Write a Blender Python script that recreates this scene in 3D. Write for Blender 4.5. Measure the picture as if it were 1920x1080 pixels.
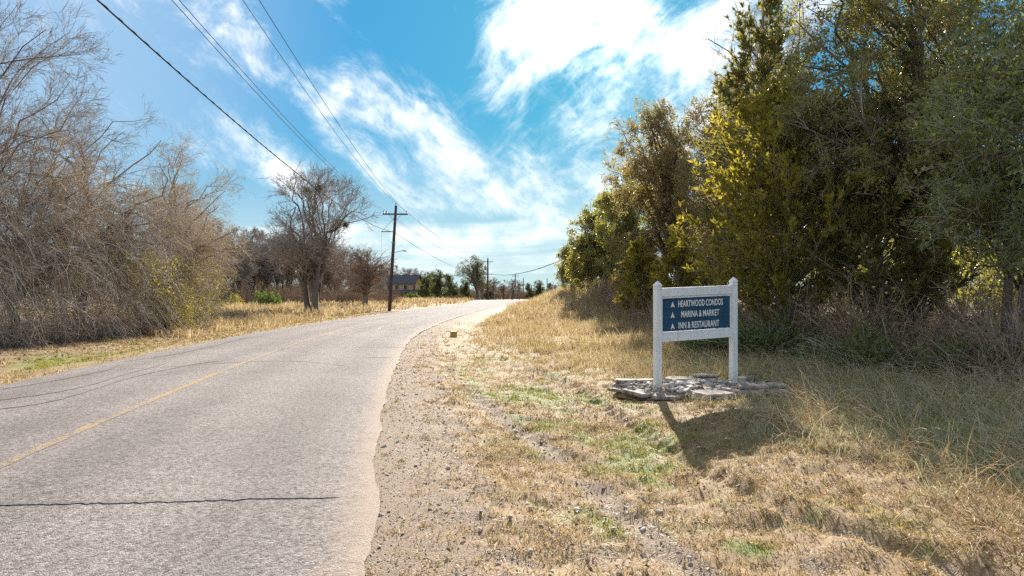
import bpy, math
import numpy as np
from mathutils import Vector, Matrix
R = math.radians
PI = math.pi
for o in list(bpy.data.objects):
    bpy.data.objects.remove(o)
scene = bpy.context.scene
COL = scene.collection

# ------------------------------------------------------------------ camera
cam_d = bpy.data.cameras.new('camera')
cam_d.sensor_width = 36.0
cam_d.lens = 24.0
cam_d.shift_y = 9.0 / 1920.0
cam_d.clip_start = 0.05
cam_d.clip_end = 5000.0
cam = bpy.data.objects.new('camera', cam_d)
COL.objects.link(cam)
cam.location = (0, 0, 1.6)
cam.rotation_euler = (R(90), 0, 0)
scene.camera = cam

# ------------------------------------------------------------------ render settings
scene.render.engine = 'CYCLES'
cy = scene.cycles
cy.max_bounces = 6
cy.diffuse_bounces = 3
cy.glossy_bounces = 2
cy.transmission_bounces = 4
cy.transparent_max_bounces = 4
cy.caustics_reflective = False
cy.caustics_refractive = False
cy.use_denoising = False
cy.sample_clamp_indirect = 4.0
cy.sample_clamp_direct = 4.0
vs = scene.view_settings
scene.display_settings.display_device = 'sRGB'
vs.view_transform = 'Standard'
vs.look = 'None'
vs.exposure = 2.87
vs.gamma = 1.0
vs.use_curve_mapping = False

SUN_EL, SUN_AZ = R(23.4), R(6.7)          # azimuth clockwise from +Y
SUN_DIR = Vector((math.sin(SUN_AZ) * math.cos(SUN_EL), math.cos(SUN_AZ) * math.cos(SUN_EL), math.sin(SUN_EL)))
sun_d = bpy.data.lights.new('sun', 'SUN')
sun_d.energy = 2.05
sun_d.angle = R(0.55)
sun_d.color = (1.0, 0.92, 0.81)
sun = bpy.data.objects.new('sun', sun_d)
COL.objects.link(sun)
sun.location = (0, 0, 60)
sun.rotation_euler = SUN_DIR.to_track_quat('Z', 'Y').to_euler()


# ------------------------------------------------------------------ node helpers
class NT:
    def __init__(self, nt):
        self.nt = nt
        nt.nodes.clear()

    def n(self, kind, ins=None, **props):
        nd = self.nt.nodes.new(kind)
        for k, v in props.items():
            setattr(nd, k, v)
        if ins:
            for k, v in ins.items():
                s = nd.inputs[k]
                if isinstance(v, bpy.types.NodeSocket):
                    self.nt.links.new(v, s)
                else:
                    s.default_value = v
        return nd

    def link(self, a, b):
        self.nt.links.new(a, b)

    def math(self, op, a, b=None, c=None, clamp=False):
        ins = {0: a}
        if b is not None:
            ins[1] = b
        if c is not None:
            ins[2] = c
        return self.n('ShaderNodeMath', ins, operation=op, use_clamp=clamp).outputs[0]

    def vmath(self, op, a, b=None):
        ins = {0: a}
        if b is not None:
            ins[1] = b
        nd = self.n('ShaderNodeVectorMath', ins, operation=op)
        return nd.outputs['Value'] if op in ('LENGTH', 'DOT_PRODUCT') else nd.outputs[0]

    def smooth(self, x, a, b, lo=0.0, hi=1.0):
        return self.n('ShaderNodeMapRange', {0: x, 1: a, 2: b, 3: lo, 4: hi}, interpolation_type='SMOOTHSTEP').outputs[0]

    def noise(self, vec, scale, detail=4.0, rough=0.55, dist=0.0):
        return self.n('ShaderNodeTexNoise', {'Vector': vec, 'Scale': scale, 'Detail': detail, 'Roughness': rough, 'Distortion': dist})

    def mix(self, f, a, b, blend='MIX'):
        nd = self.n('ShaderNodeMix', {0: f, 6: a, 7: b}, data_type='RGBA', blend_type=blend)
        return nd.outputs[2]

    def ramp(self, fac, stops):
        nd = self.n('ShaderNodeValToRGB', {0: fac})
        cr = nd.color_ramp
        while len(cr.elements) < len(stops):
            cr.elements.new(0.5)
        for e, (p, c) in zip(cr.elements, stops):
            e.position = p
            e.color = (c[0], c[1], c[2], 1.0)
        return nd.outputs[0]


def rgba(c):
    return (c[0], c[1], c[2], 1.0)


# ------------------------------------------------------------------ sky: Nishita with cirrus mixed over it by direction
world = bpy.data.worlds.new('World')
scene.world = world
world.use_nodes = True
w = NT(world.node_tree)
sky = w.n('ShaderNodeTexSky', sky_type='NISHITA', sun_disc=False, sun_elevation=SUN_EL, sun_rotation=SUN_AZ,
          altitude=150.0, air_density=1.0, dust_density=0.35, ozone_density=2.2)
tc = w.n('ShaderNodeTexCoord')
dirv = w.vmath('NORMALIZE', tc.outputs['Generated'])
sx = w.n('ShaderNodeSeparateXYZ', {0: dirv})
az = w.math('ARCTAN2', sx.outputs[0], sx.outputs[1])
el = w.math('ARCSINE', sx.outputs[2])
p = w.n('ShaderNodeCombineXYZ', {0: az, 1: el, 2: 0.0}).outputs[0]
warp_n = w.noise(p, 2.6, 3.0, 0.5)
warp_v = w.vmath('SUBTRACT', warp_n.outputs['Color'], (0.5, 0.5, 0.5))


def streak(rot, sx_, sy_, warp, seed, detail=11.0, rough=0.68, dist=0.12):
    wv = w.n('ShaderNodeVectorMath', {0: warp_v, 'Scale': warp}, operation='SCALE').outputs[0]
    q = w.vmath('ADD', p, wv)
    m = w.n('ShaderNodeMapping', {'Vector': q, 'Location': (0, 0, seed), 'Rotation': (0, 0, -rot), 'Scale': (1, 1, 1)}, vector_type='POINT').outputs[0]
    m2 = w.vmath('MULTIPLY', m, (sx_, sy_, 1.0))
    return w.noise(m2, 1.0, detail, rough, dist).outputs[0]


def blob(a, e, hl, hw, rot, k):
    m = w.n('ShaderNodeMapping', {'Vector': p, 'Location': (R(a), R(e), 0), 'Rotation': (0, 0, R(rot)), 'Scale': (R(hl), R(hw), 1)}, vector_type='TEXTURE').outputs[0]
    return w.smooth(w.vmath('LENGTH', m), 0.1, 1.3, k, 0.0)


def addup(bl):
    s = bl[0]
    for b in bl[1:]:
        s = w.math('ADD', s, b)
    return s


SA = streak(R(32), 4.5, 15.0, 0.20, 1.3)       # strands rising to the right (towards the sun)
SB = streak(R(-36), 6.5, 14.0, 0.22, 4.7)      # strands falling to the right
SC = streak(R(0.5), 2.4, 40.0, 0.05, 8.1, 6.0, 0.55, 0.1)   # flat bands low over the horizon
SD = streak(R(80), 9.0, 16.0, 0.30, 2.2)       # upright wisps
mA = addup([blob(11.5, 15.8, 14.5, 7.0, 26, 1.0), blob(6, 22.5, 8, 5, 20, .7), blob(-0.5, 19.5, 8.0, 6.0, 62, .80), blob(19, 19, 9, 3.8, 28, .75), blob(14, 12.0, 7, 3, 28, .6),
            blob(24, 24, 10, 7, 20, .6), blob(5.5, 27, 9, 6, 0, .55)])
mB = addup([blob(-8, 12, 17, 8, -25, .26), blob(7, 12, 15, 8, 25, .40), blob(-8.8, 11.6, 9.4, 4.4, -26, 1.25), blob(-13.0, 14.2, 3.6, 3.2, -10, .8), blob(-4.5, 8.2, 4.5, 1.8, -15, .75), blob(5.2, 8.4, 5.2, 3.6, 20, 1.15), blob(1.5, 11.5, 3.0, 3.4, 30, .5),
            blob(-25, 20, 11, 6, -38, .56), blob(-19, 9.5, 10, 3.2, -32, 1.0), blob(-31, 13, 9, 3.5, -30, .55), blob(-13, 24, 6, 3, 25, .75),
            blob(-36, 22, 9, 8, 0, .55), blob(-28, 7, 10, 3, -10, .55)])
mC = addup([blob(2, 5.3, 17, 1.5, -1, 1.15), blob(-2, 3.4, 20, 1.7, 0, 1.15), blob(0, 2.0, 60, 2.2, 0, .8), blob(-16, 4.6, 11, 2.4, -4, .9)])
mD = addup([blob(-12.6, 15.8, 1.2, 3.0, 12, .7), blob(5.6, 5.0, 1.0, 1.7, -30, .7)])
# unseen cloud outside the view, made denser to whiten the fill light
far = w.smooth(w.math('ABSOLUTE', az), R(38), R(60))
high = w.smooth(el, R(26), R(38))
gen = w.math('MULTIPLY_ADD', w.math('MAXIMUM', far, high), 0.62, 0.40)
gen = w.math('MULTIPLY', gen, w.smooth(el, R(-2), R(6)))


PATCH = w.noise(p, 13.0, 7.0, 0.62).outputs[0]                 # uneven thickness


def dens_of(mask, noise, t_hi, t_lo, width, top=1.0):
    mask = w.math('MINIMUM', mask, 1.08)
    thr = w.math('SUBTRACT', t_hi, w.math('MULTIPLY', mask, t_hi - t_lo))
    d_ = w.smooth(w.math('SUBTRACT', noise, thr), 0.0, width, 0.0, top)
    d_ = w.math('MULTIPLY', d_, w.smooth(PATCH, 0.34, 0.60, 0.18, 1.0))
    return w.math('MULTIPLY', d_, w.smooth(mask, 0.0, 0.30))


dA = dens_of(mA, SA, .66, .27, .42, 1.0)
dB = dens_of(mB, SB, .66, .30, .42, 1.0)
dC = dens_of(mC, SC, .64, .37, .36, .9)
dD = dens_of(mD, SD, .62, .40, .22, .9)
dG = dens_of(gen, SB, .66, .30, .50, .95)
inv = w.math('MULTIPLY', w.math('SUBTRACT', 1.0, dA), w.math('SUBTRACT', 1.0, dB))
inv = w.math('MULTIPLY', inv, w.math('SUBTRACT', 1.0, w.math('MULTIPLY', dC, .85)))
inv = w.math('MULTIPLY', inv, w.math('SUBTRACT', 1.0, dG))
inv = w.math('MULTIPLY', inv, w.math('SUBTRACT', 1.0, dD))
veil = w.math('MAXIMUM', w.smooth(el, R(15), R(-1), 0.04, 0.72), w.smooth(az, R(-8), R(-34), 0.0, 0.42))                 # thin veil thickening to the horizon
dens = w.math('SUBTRACT', 1.0, inv)
sdot = w.vmath('DOT_PRODUCT', dirv, tuple(SUN_DIR))
fwd = w.math('POWER', w.math('MAXIMUM', sdot, 0.0), 170.0)
cl_str = w.math('MULTIPLY_ADD', fwd, 3.6, 1.42)
cl_col = w.n('ShaderNodeVectorMath', {0: (1.0, 0.975, 0.945), 'Scale': cl_str}, operation='SCALE').outputs[0]
lum = w.vmath('DOT_PRODUCT', sky.outputs[0], (.25, .45, .30))
gain = w.math('DIVIDE', w.math('MULTIPLY', w.math('POWER', lum, 0.30), 0.62), lum)       # range of the clear sky compressed
sky_n = w.n('ShaderNodeVectorMath', {0: sky.outputs[0], 'Scale': gain}, operation='SCALE').outputs[0]
sky_c = w.mix(1.0, sky_n, (0.064, 0.365, 0.495, 1.0), 'MULTIPLY')
sky_c = w.mix(veil, sky_c, (.77, .87, .955, 1.0))
SKY_OUT = w.mix(dens, sky_c, cl_col)
bg = w.n('ShaderNodeBackground', {'Color': SKY_OUT, 'Strength': 0.15})
out = w.n('ShaderNodeOutputWorld', {'Surface': bg.outputs[0]})
world.cycles.sampling_method = 'MANUAL'
world.cycles.sample_map_resolution = 512


# ------------------------------------------------------------------ small numeric helpers
def smooth(x, a, b):
    t = np.clip((np.asarray(x, float) - a) / (b - a), 0, 1)
    return t * t * (3 - 2 * t)


def _hash(ix, iy, seed):
    h = (ix.astype(np.int64) * 374761393 + iy.astype(np.int64) * 668265263 + seed * 974634777) & 0x7fffffff
    h = ((h ^ (h >> 13)) * 1274126177) & 0x7fffffff
    return ((h ^ (h >> 16)) & 0xffff) / 65535.0


def vnoise(x, y, scale, seed=0):
    x = np.asarray(x, float) * scale
    y = np.asarray(y, float) * scale
    ix, iy = np.floor(x), np.floor(y)
    fx, fy = x - ix, y - iy
    fx = fx * fx * (3 - 2 * fx)
    fy = fy * fy * (3 - 2 * fy)
    a, b = _hash(ix, iy, seed), _hash(ix + 1, iy, seed)
    c, d = _hash(ix, iy + 1, seed), _hash(ix + 1, iy + 1, seed)
    return (a * (1 - fx) + b * fx) * (1 - fy) + (c * (1 - fx) + d * fx) * fy


def fbm(x, y, scale, seed=0, octv=4):
    s, a, t = 0.0, 1.0, 0.0
    for i in range(octv):
        s = s + a * vnoise(x, y, scale * 2 ** i, seed + i * 17)
        t += a
        a *= 0.55
    return s / t


def catmull(pts, per=24):
    P = np.array(pts, float)
    P = np.vstack([2 * P[0] - P[1], P, 2 * P[-1] - P[-2]])
    o = []
    for i in range(1, len(P) - 2):
        t = np.linspace(0, 1, per, endpoint=False)[:, None]
        p0, p1, p2, p3 = P[i - 1:i + 3]
        o.append(.5 * (2 * p1 + (p2 - p0) * t + (2 * p0 - 5 * p1 + 4 * p2 - p3) * t ** 2 + (3 * p1 - p0 - 3 * p2 + p3) * t ** 3))
    o.append(P[-2][None])
    return np.vstack(o)


# ------------------------------------------------------------------ terrain
HW = 3.3
CL = catmull([(0.6, -30), (-2.0, -10), (-3.3, -1.5), (-4.07, 3.28), (-4.96, 8.46), (-5.92, 15.2), (-6.72, 23), (-7.05, 32), (-6.75, 49), (-4.7, 89),
              (-1.6, 122), (3.2, 157), (14, 192), (36, 222), (80, 245), (180, 270)], 20)
CT = np.gradient(CL, axis=0)
CT /= np.linalg.norm(CT, axis=1)[:, None]


def road_side(x, y):
    """signed offset from the road's centre line, positive to the right."""
    x = np.atleast_1d(np.asarray(x, float)).ravel()
    y = np.atleast_1d(np.asarray(y, float)).ravel()
    res = np.empty(len(x))
    for s in range(0, len(x), 8192):
        xx, yy = x[s:s + 8192, None], y[s:s + 8192, None]
        d2 = (xx - CL[None, :, 0]) ** 2 + (yy - CL[None, :, 1]) ** 2
        k = d2.argmin(1)
        dx, dy = xx[:, 0] - CL[k, 0], yy[:, 0] - CL[k, 1]
        side = dx * CT[k, 1] - dy * CT[k, 0]
        res[s:s + 8192] = np.sign(side) * np.sqrt(d2.min(1))
    return res


RUT_A = catmull([(-1.6, 16), (-.43, 10.6), (.04, 8.64), (.43, 7.56), (.70, 6.2), (.93, 5.1), (1.2, 3.9), (1.4, 2.5)], 12)
RUT_B = catmull([(-2.0, 24), (-.31, 17.5), (.57, 14.7), (1.09, 12.4), (1.5, 8.9), (2.02, 5.7), (2.64, 4.3), (3.0, 3.0)], 12)


def dist_line(x, y, L):
    o = np.full(len(x), 9.0)
    m = (y > 1) & (y < 27) & (x > -5) & (x < 6)
    if m.any():
        d2 = (x[m, None] - L[None, :, 0]) ** 2 + (y[m, None] - L[None, :, 1]) ** 2
        o[m] = np.sqrt(d2.min(1))
    return o


def long_z(y):
    return -0.9 * smooth(y, 130, 240)


def height(x, y, s=None):
    x = np.atleast_1d(np.asarray(x, float)).ravel()
    y = np.atleast_1d(np.asarray(y, float)).ravel()
    if s is None:
        s = road_side(x, y)
    a = np.abs(s)
    dr = s - HW
    dl = -s - HW
    h = np.where(a < HW, -0.07 + 0.05 * smooth(a, HW - .35, HW), -0.02)
    off = smooth(np.maximum(dr, dl), 0.1, 0.9)
    h = h + off * 0.05 * (fbm(x, y, .55, 3) - .5) * 2 + off * 0.04 * (fbm(x, y, 4.0, 9, 3) - .5) * 2 + off * 0.022 * (fbm(x, y, 11.0, 19, 2) - .5) * 2
    # right: shallow swale, then the bank under the trees
    h = h - 0.12 * smooth(dr, .3, 2.0) * (1 - smooth(dr, 2.6, 4.6)) + 0.06 * smooth(dr, 3.5, 6) + 0.28 * smooth(dr, 6.5, 11)
    h = h + 1.75 * smooth(dr, 2.6, 8.5) * smooth(y, 26, 60) * (1 - .4 * smooth(y, 150, 250))
    # left: drainage dip and a field a little higher
    h = h - 0.16 * smooth(dl, .6, 2.0) * (1 - smooth(dl, 2.2, 4.5)) + 0.12 * smooth(dl, 4, 8)
    h = h - 0.055 * np.exp(-(dist_line(x, y, RUT_A) / .11) ** 2) - 0.10 * smooth(fbm(x, y, .9, 55), .25, .5) * np.exp(-(dist_line(x, y, RUT_B) / .12) ** 2)
    h = h + 0.04 * np.exp(-((dist_line(x, y, RUT_B) - .22) / .1) ** 2)
    return h + long_z(y)


def hz(x, y):
    return float(height(x, y)[0])


# ------------------------------------------------------------------ mesh plumbing
def mesh_from(name, verts, faces, mats=(), fmat=None, attrs=None, smooth_shade=False):
    """faces: list of (m,k) int arrays. attrs: dict name -> per-face float array (in the order of faces)."""
    me = bpy.data.meshes.new(name)
    verts = np.asarray(verts, np.float32)
    me.vertices.add(len(verts))
    me.vertices.foreach_set('co', verts.ravel())
    faces = [np.asarray(f, np.int32) for f in faces if len(f)]
    nl = sum(f.size for f in faces)
    nf = sum(len(f) for f in faces)
    me.loops.add(nl)
    me.loops.foreach_set('vertex_index', np.concatenate([f.ravel() for f in faces]))
    me.polygons.add(nf)
    st, o = [], 0
    for f in faces:
        st.append(o + np.arange(len(f)) * f.shape[1])
        o += f.size
    me.polygons.foreach_set('loop_start', np.concatenate(st).astype(np.int32))
    for m in mats:
        me.materials.append(m)
    if fmat is not None:
        me.polygons.foreach_set('material_index', np.asarray(fmat, np.int32))
    me.polygons.foreach_set('use_smooth', np.full(nf, smooth_shade, dtype=bool))
    for k, v in (attrs or {}).items():
        at = me.attributes.new(k, 'FLOAT', 'FACE')
        at.data.foreach_set('value', np.asarray(v, np.float32))
    me.update(calc_edges=True)
    return me


class Geo:
    """collects pieces; every face has a material index and a random tint."""

    def __init__(self):
        self.v, self.f, self.m, self.r, self.g, self.n = [], {}, {}, {}, {}, 0

    def add(self, v, f, mat=0, rnd=0.5, grn=0.0):
        v = np.asarray(v, np.float32).reshape(-1, 3)
        f = np.asarray(f, np.int64)
        k = f.shape[1]
        self.v.append(v)
        self.f.setdefault(k, []).append(f + self.n)
        self.m.setdefault(k, []).append(np.full(len(f), mat))
        self.r.setdefault(k, []).append(np.broadcast_to(np.asarray(rnd, float), (len(f),)))
        self.g.setdefault(k, []).append(np.broadcast_to(np.asarray(grn, float), (len(f),)))
        self.n += len(v)

    def mesh(self, name, mats, smooth_shade=False):
        ks = sorted(self.f)
        cat = lambda d: np.concatenate([np.concatenate(d[k]) for k in ks])
        return mesh_from(name, np.concatenate(self.v), [np.concatenate(self.f[k]) for k in ks], mats, cat(self.m),
                         {'rnd': cat(self.r), 'grn': cat(self.g)}, smooth_shade)

    def build(self, name, mats, parent=None, loc=None, smooth_shade=False, **props):
        return link(name, self.mesh(name, mats if isinstance(mats, (list, tuple)) else [mats], smooth_shade), parent, loc, **props)


def link(name, data, parent=None, loc=None, **props):
    o = bpy.data.objects.new(name, data)
    COL.objects.link(o)
    if parent is not None:
        o.parent = parent
    if loc is not None:
        o.location = loc
    for k, v in props.items():
        o[k] = v
    return o


def thing(name, label, cat, loc=(0, 0, 0), rotz=0.0, group=None):
    o = bpy.data.objects.new(name, None)
    COL.objects.link(o)
    o.empty_display_size = .2
    o.location = loc
    o.rotation_euler = (0, 0, rotz)
    o['label'] = label
    o['category'] = cat
    if group:
        o['group'] = group
    return o


def copy_thing(src, loc, rotz, sc, label, group=None):
    c = src.copy()
    COL.objects.link(c)
    c.location = loc
    c.rotation_euler = (0, 0, rotz)
    c.scale = sc if hasattr(sc, '__len__') else (sc, sc, sc)
    c['label'] = label
    if group:
        c['group'] = group
    for ch in list(src.children):
        d = ch.copy()
        COL.objects.link(d)
        d.parent = c
        for g in list(ch.children):
            e = g.copy()
            COL.objects.link(e)
            e.parent = d
    return c


def box_vf(x0, y0, z0, x1, y1, z1):
    v = np.array([(x, y, z) for z in (z0, z1) for y in (y0, y1) for x in (x0, x1)], float)
    f = np.array([(0, 2, 3, 1), (4, 5, 7, 6), (0, 1, 5, 4), (2, 6, 7, 3), (0, 4, 6, 2), (1, 3, 7, 5)])
    return v, f


def bevel_mesh(me, width, segs=2):
    import bmesh
    bm = bmesh.new()
    bm.from_mesh(me)
    bmesh.ops.bevel(bm, geom=list(bm.edges), offset=width, segments=segs, affect='EDGES', profile=.6)
    bm.to_mesh(me)
    bm.free()


def norm(v):
    return v / np.maximum(np.linalg.norm(v, axis=-1, keepdims=True), 1e-9)


def tubes(P, Rad, S):
    """P (N,K,3), Rad (N,K) -> verts, quads"""
    N, K, _ = P.shape
    T = norm(np.gradient(P, axis=1)) if K > 2 else norm(np.repeat((P[:, 1:] - P[:, :1]), 2, axis=1))
    ref = np.where(np.abs(T[..., 2:3]) > .9, np.array([1.0, 0, 0]), np.array([0, 0, 1.0]))
    U = norm(np.cross(T, ref))
    V = np.cross(T, U)
    a = np.arange(S) * 2 * PI / S
    ring = P[:, :, None] + Rad[:, :, None, None] * (np.cos(a)[None, None, :, None] * U[:, :, None] + np.sin(a)[None, None, :, None] * V[:, :, None])
    idx = np.arange(N * K * S).reshape(N, K, S)
    q = np.stack([idx[:, :-1], np.roll(idx, -1, 2)[:, :-1], np.roll(idx, -1, 2)[:, 1:], idx[:, 1:]], -1)
    return ring.reshape(-1, 3), q.reshape(-1, 4), (K - 1) * S


def add_tubes(g, P, Rad, S, mat, rng):
    if len(P) == 0:
        return
    v, f, per = tubes(P, Rad, S)
    g.add(v, f, mat, np.repeat(rng.random(len(P)), per))


# ------------------------------------------------------------------ materials
def mat(name):
    m = bpy.data.materials.new(name)
    m.use_nodes = True
    return m, NT(m.node_tree)


def finish(t, shader, bump=None):
    t.n('ShaderNodeOutputMaterial', {'Surface': shader})


def bumped(t, hgt, strength, dist):
    return t.n('ShaderNodeBump', {'Height': hgt, 'Strength': strength, 'Distance': dist}).outputs[0]


def leaf_mat(name, stops, trans=0.35, rough=0.5, spec=0.4, tboost=1.6):
    m, t = mat(name)
    r = t.n('ShaderNodeAttribute', attribute_name='rnd')
    c = t.ramp(r.outputs['Fac'], stops)
    bs = t.n('ShaderNodeBsdfPrincipled', {'Base Color': c, 'Roughness': rough, 'Specular IOR Level': spec})
    tcol = t.mix(1.0, c, (tboost, tboost * 0.98, tboost * 0.55, 1), 'MULTIPLY')
    tr = t.n('ShaderNodeBsdfTranslucent', {'Color': tcol})
    mx = t.n('ShaderNodeMixShader', {0: trans, 1: bs.outputs[0], 2: tr.outputs[0]})
    finish(t, mx.outputs[0])
    return m


def bark_mat(name, stops, scale=18.0):
    m, t = mat(name)
    g = t.n('ShaderNodeNewGeometry')
    st = t.vmath('MULTIPLY', g.outputs['Position'], (1, 1, .25))
    n = t.noise(st, scale, 5, .65)
    r = t.n('ShaderNodeAttribute', attribute_name='rnd')
    f = t.math('MULTIPLY_ADD', r.outputs['Fac'], .5, t.math('MULTIPLY', n.outputs[0], .5))
    c = t.ramp(f, stops)
    bs = t.n('ShaderNodeBsdfPrincipled', {'Base Color': c, 'Roughness': .85, 'Specular IOR Level': .2, 'Normal': bumped(t, n.outputs[0], .6, .03)})
    finish(t, bs.outputs[0])
    return m


def flat_mat(name, col, rough=.6, var=.15, scale=8.0, metal=0.0, bump=.0, spec=.4, col2=None, lo=.35, hi=.7):
    m, t = mat(name)
    g = t.n('ShaderNodeTexCoord')
    n = t.noise(g.outputs['Object'], scale, 5, .6)
    c2 = col2 or tuple(x * (1 - 2 * var) for x in col)
    c = t.ramp(n.outputs[0], [(lo, c2), (hi, col)])
    ins = {'Base Color': c, 'Roughness': rough, 'Metallic': metal, 'Specular IOR Level': spec}
    if bump:
        ins['Normal'] = bumped(t, n.outputs[0], bump, .01)
    finish(t, t.n('ShaderNodeBsdfPrincipled', ins).outputs[0])
    return m


M = {}
M['bark'] = bark_mat('grey_bark', [(.2, (.12, .095, .075)), (.55, (.22, .18, .145)), (.85, (.33, .28, .24))])
M['bark_dark'] = bark_mat('dark_bark', [(.2, (.075, .058, .046)), (.6, (.15, .12, .095)), (.9, (.23, .195, .16))])
M['twig_tan'] = bark_mat('tan_twigs', [(.15, (.29, .215, .145)), (.5, (.50, .40, .29)), (.85, (.68, .58, .46))])
M['twig_grey'] = bark_mat('grey_twigs', [(.2, (.22, .18, .148)), (.6, (.36, .305, .26)), (.9, (.50, .44, .385))])
M['pale_limb'] = bark_mat('pale_lichen_limb', [(.2, (.36, .30, .25)), (.6, (.54, .48, .42)), (.9, (.68, .63, .58))])
M['twig_red'] = bark_mat('reddish_twigs', [(.2, (.19, .125, .08)), (.6, (.33, .24, .165)), (.9, (.45, .35, .26))])
M['oak'] = leaf_mat('live_oak_leaf', [(0, (.10, .105, .034)), (.45, (.17, .165, .046)), (.8, (.25, .22, .055)), (.93, (.31, .25, .065)), (1, (.33, .24, .12))], .46, .30, .6, 2.0)
M['oak_brown'] = leaf_mat('brownish_oak_leaf', [(0, (.13, .108, .056)), (.5, (.205, .165, .08)), (.8, (.27, .21, .10)), (1, (.33, .24, .14))], .46, .45, .3, 1.8)
M['holly'] = leaf_mat('glossy_green_leaf', [(0, (.085, .115, .04)), (.5, (.15, .18, .052)), (.9, (.235, .24, .06)), (1, (.32, .28, .08))], .40, .26, .7, 1.9)
M['cedar'] = leaf_mat('cedar_spray', [(0, (.11, .105, .02)), (.4, (.21, .185, .03)), (.8, (.30, .25, .045)), (1, (.36, .29, .07))], .44, .65, .2, 1.6)
M['cedar_olive'] = leaf_mat('olive_cedar_spray', [(0, (.085, .09, .03)), (.4, (.15, .145, .045)), (.8, (.21, .19, .065)), (1, (.27, .22, .10))], .40, .6, .25, 1.5)
M['juniper'] = leaf_mat('low_juniper', [(0, (.05, .095, .018)), (.6, (.10, .165, .03)), (1, (.18, .21, .04))], .35, .6, .2, 1.5)
M['bud'] = leaf_mat('yellow_green_bud', [(0, (.14, .14, .015)), (.6, (.24, .22, .03)), (1, (.33, .26, .05))], .45, .6, .2, 1.5)
M['far_green'] = leaf_mat('far_evergreen', [(0, (.06, .08, .04)), (.6, (.115, .13, .055)), (1, (.20, .19, .07))], .3, .6, .2, 1.5)


def grass_mat(name, dry, green, trans=.4):
    m, t = mat(name)
    r = t.n('ShaderNodeAttribute', attribute_name='rnd')
    gr = t.n('ShaderNodeAttribute', attribute_name='grn')
    cd = t.ramp(r.outputs['Fac'], dry)
    cg = t.ramp(r.outputs['Fac'], green)
    c = t.mix(gr.outputs['Fac'], cd, cg)
    bs = t.n('ShaderNodeBsdfPrincipled', {'Base Color': c, 'Roughness': .7, 'Specular IOR Level': .08})
    tr = t.n('ShaderNodeBsdfTranslucent', {'Color': t.mix(1.0, c, (1.25, 1.2, 1.0, 1), 'MULTIPLY')})
    finish(t, t.n('ShaderNodeMixShader', {0: trans, 1: bs.outputs[0], 2: tr.outputs[0]}).outputs[0])
    return m


DRY = [(0, (.13, .08, .04)), (.3, (.28, .19, .095)), (.7, (.43, .315, .168)), (1, (.60, .49, .32))]
GRN = [(0, (.09, .095, .010)), (.5, (.225, .215, .018)), (1, (.38, .325, .04))]
M['turf'] = grass_mat('dry_turf', DRY, GRN)
M['tall'] = grass_mat('tall_dry_grass', [(0, (.19, .125, .06)), (.4, (.34, .25, .135)), (.8, (.47, .375, .225)), (1, (.60, .52, .38))], GRN)
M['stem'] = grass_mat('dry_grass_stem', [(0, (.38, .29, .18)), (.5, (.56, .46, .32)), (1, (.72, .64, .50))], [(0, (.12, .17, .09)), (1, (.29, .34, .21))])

# ground: bare sandy soil, thatch and gravel, mixed by attributes laid out on the terrain
m, t = mat('ground_soil')
M['ground'] = m
geo = t.n('ShaderNodeNewGeometry')
pos = geo.outputs['Position']
aD = t.n('ShaderNodeAttribute', attribute_name='dirt').outputs['Fac']
aG = t.n('ShaderNodeAttribute', attribute_name='green').outputs['Fac']
aL = t.n('ShaderNodeAttribute', attribute_name='litter').outputs['Fac']
n1 = t.noise(pos, 2.2, 6, .65)
n2 = t.noise(pos, 34, 5, .7)
n3 = t.noise(pos, 120, 3, .7)
thatch = t.ramp(n2.outputs[0], [(.25, (.10, .062, .032)), (.5, (.24, .16, .083)), (.75, (.38, .275, .15))])
greenc = t.ramp(n2.outputs[0], [(.25, (.07, .085, .025)), (.55, (.17, .19, .05)), (.8, (.30, .29, .11))])
dirt = t.ramp(t.math('MULTIPLY_ADD', n3.outputs[0], .5, t.math('MULTIPLY', n2.outputs[0], .5)), [(.28, (.120, .082, .053)), (.5, (.215, .155, .102)), (.72, (.31, .236, .168))])
vor = t.n('ShaderNodeTexVoronoi', {'Vector': pos, 'Scale': 85.0, 'Randomness': 1.0}, feature='F1')
chip = t.n('ShaderNodeSeparateColor', {0: vor.outputs['Color']})
chipc = t.ramp(chip.outputs[0], [(0, (.105, .074, .05)), (.5, (.205, .152, .105)), (.85, (.32, .25, .185)), (1, (.46, .40, .33))])
dirt = t.mix(t.math('MULTIPLY', t.math('GREATER_THAN', chip.outputs[1], .60), .5), dirt, chipc)
litter = t.ramp(n2.outputs[0], [(.3, (.06, .04, .027)), (.55, (.15, .105, .07)), (.8, (.28, .205, .14))])
c = t.mix(aG, thatch, greenc)
c = t.mix(aL, c, litter)
mk = t.smooth(t.math('ADD', aD, t.math('MULTIPLY', t.math('SUBTRACT', n1.outputs[0], .5), .9)), .38, .62)
c = t.mix(mk, c, dirt)
hgt = t.math('ADD', t.math('MULTIPLY', n2.outputs[0], .7), t.math('MULTIPLY', n3.outputs[0], .4))
hgt = t.math('ADD', hgt, t.math('MULTIPLY', t.math('MULTIPLY', vor.outputs['Distance'], -3.0), mk))
bs = t.n('ShaderNodeBsdfPrincipled', {'Base Color': c, 'Roughness': .9, 'Specular IOR Level': .2, 'Normal': bumped(t, hgt, .35, .02)})
finish(t, bs.outputs[0])


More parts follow.
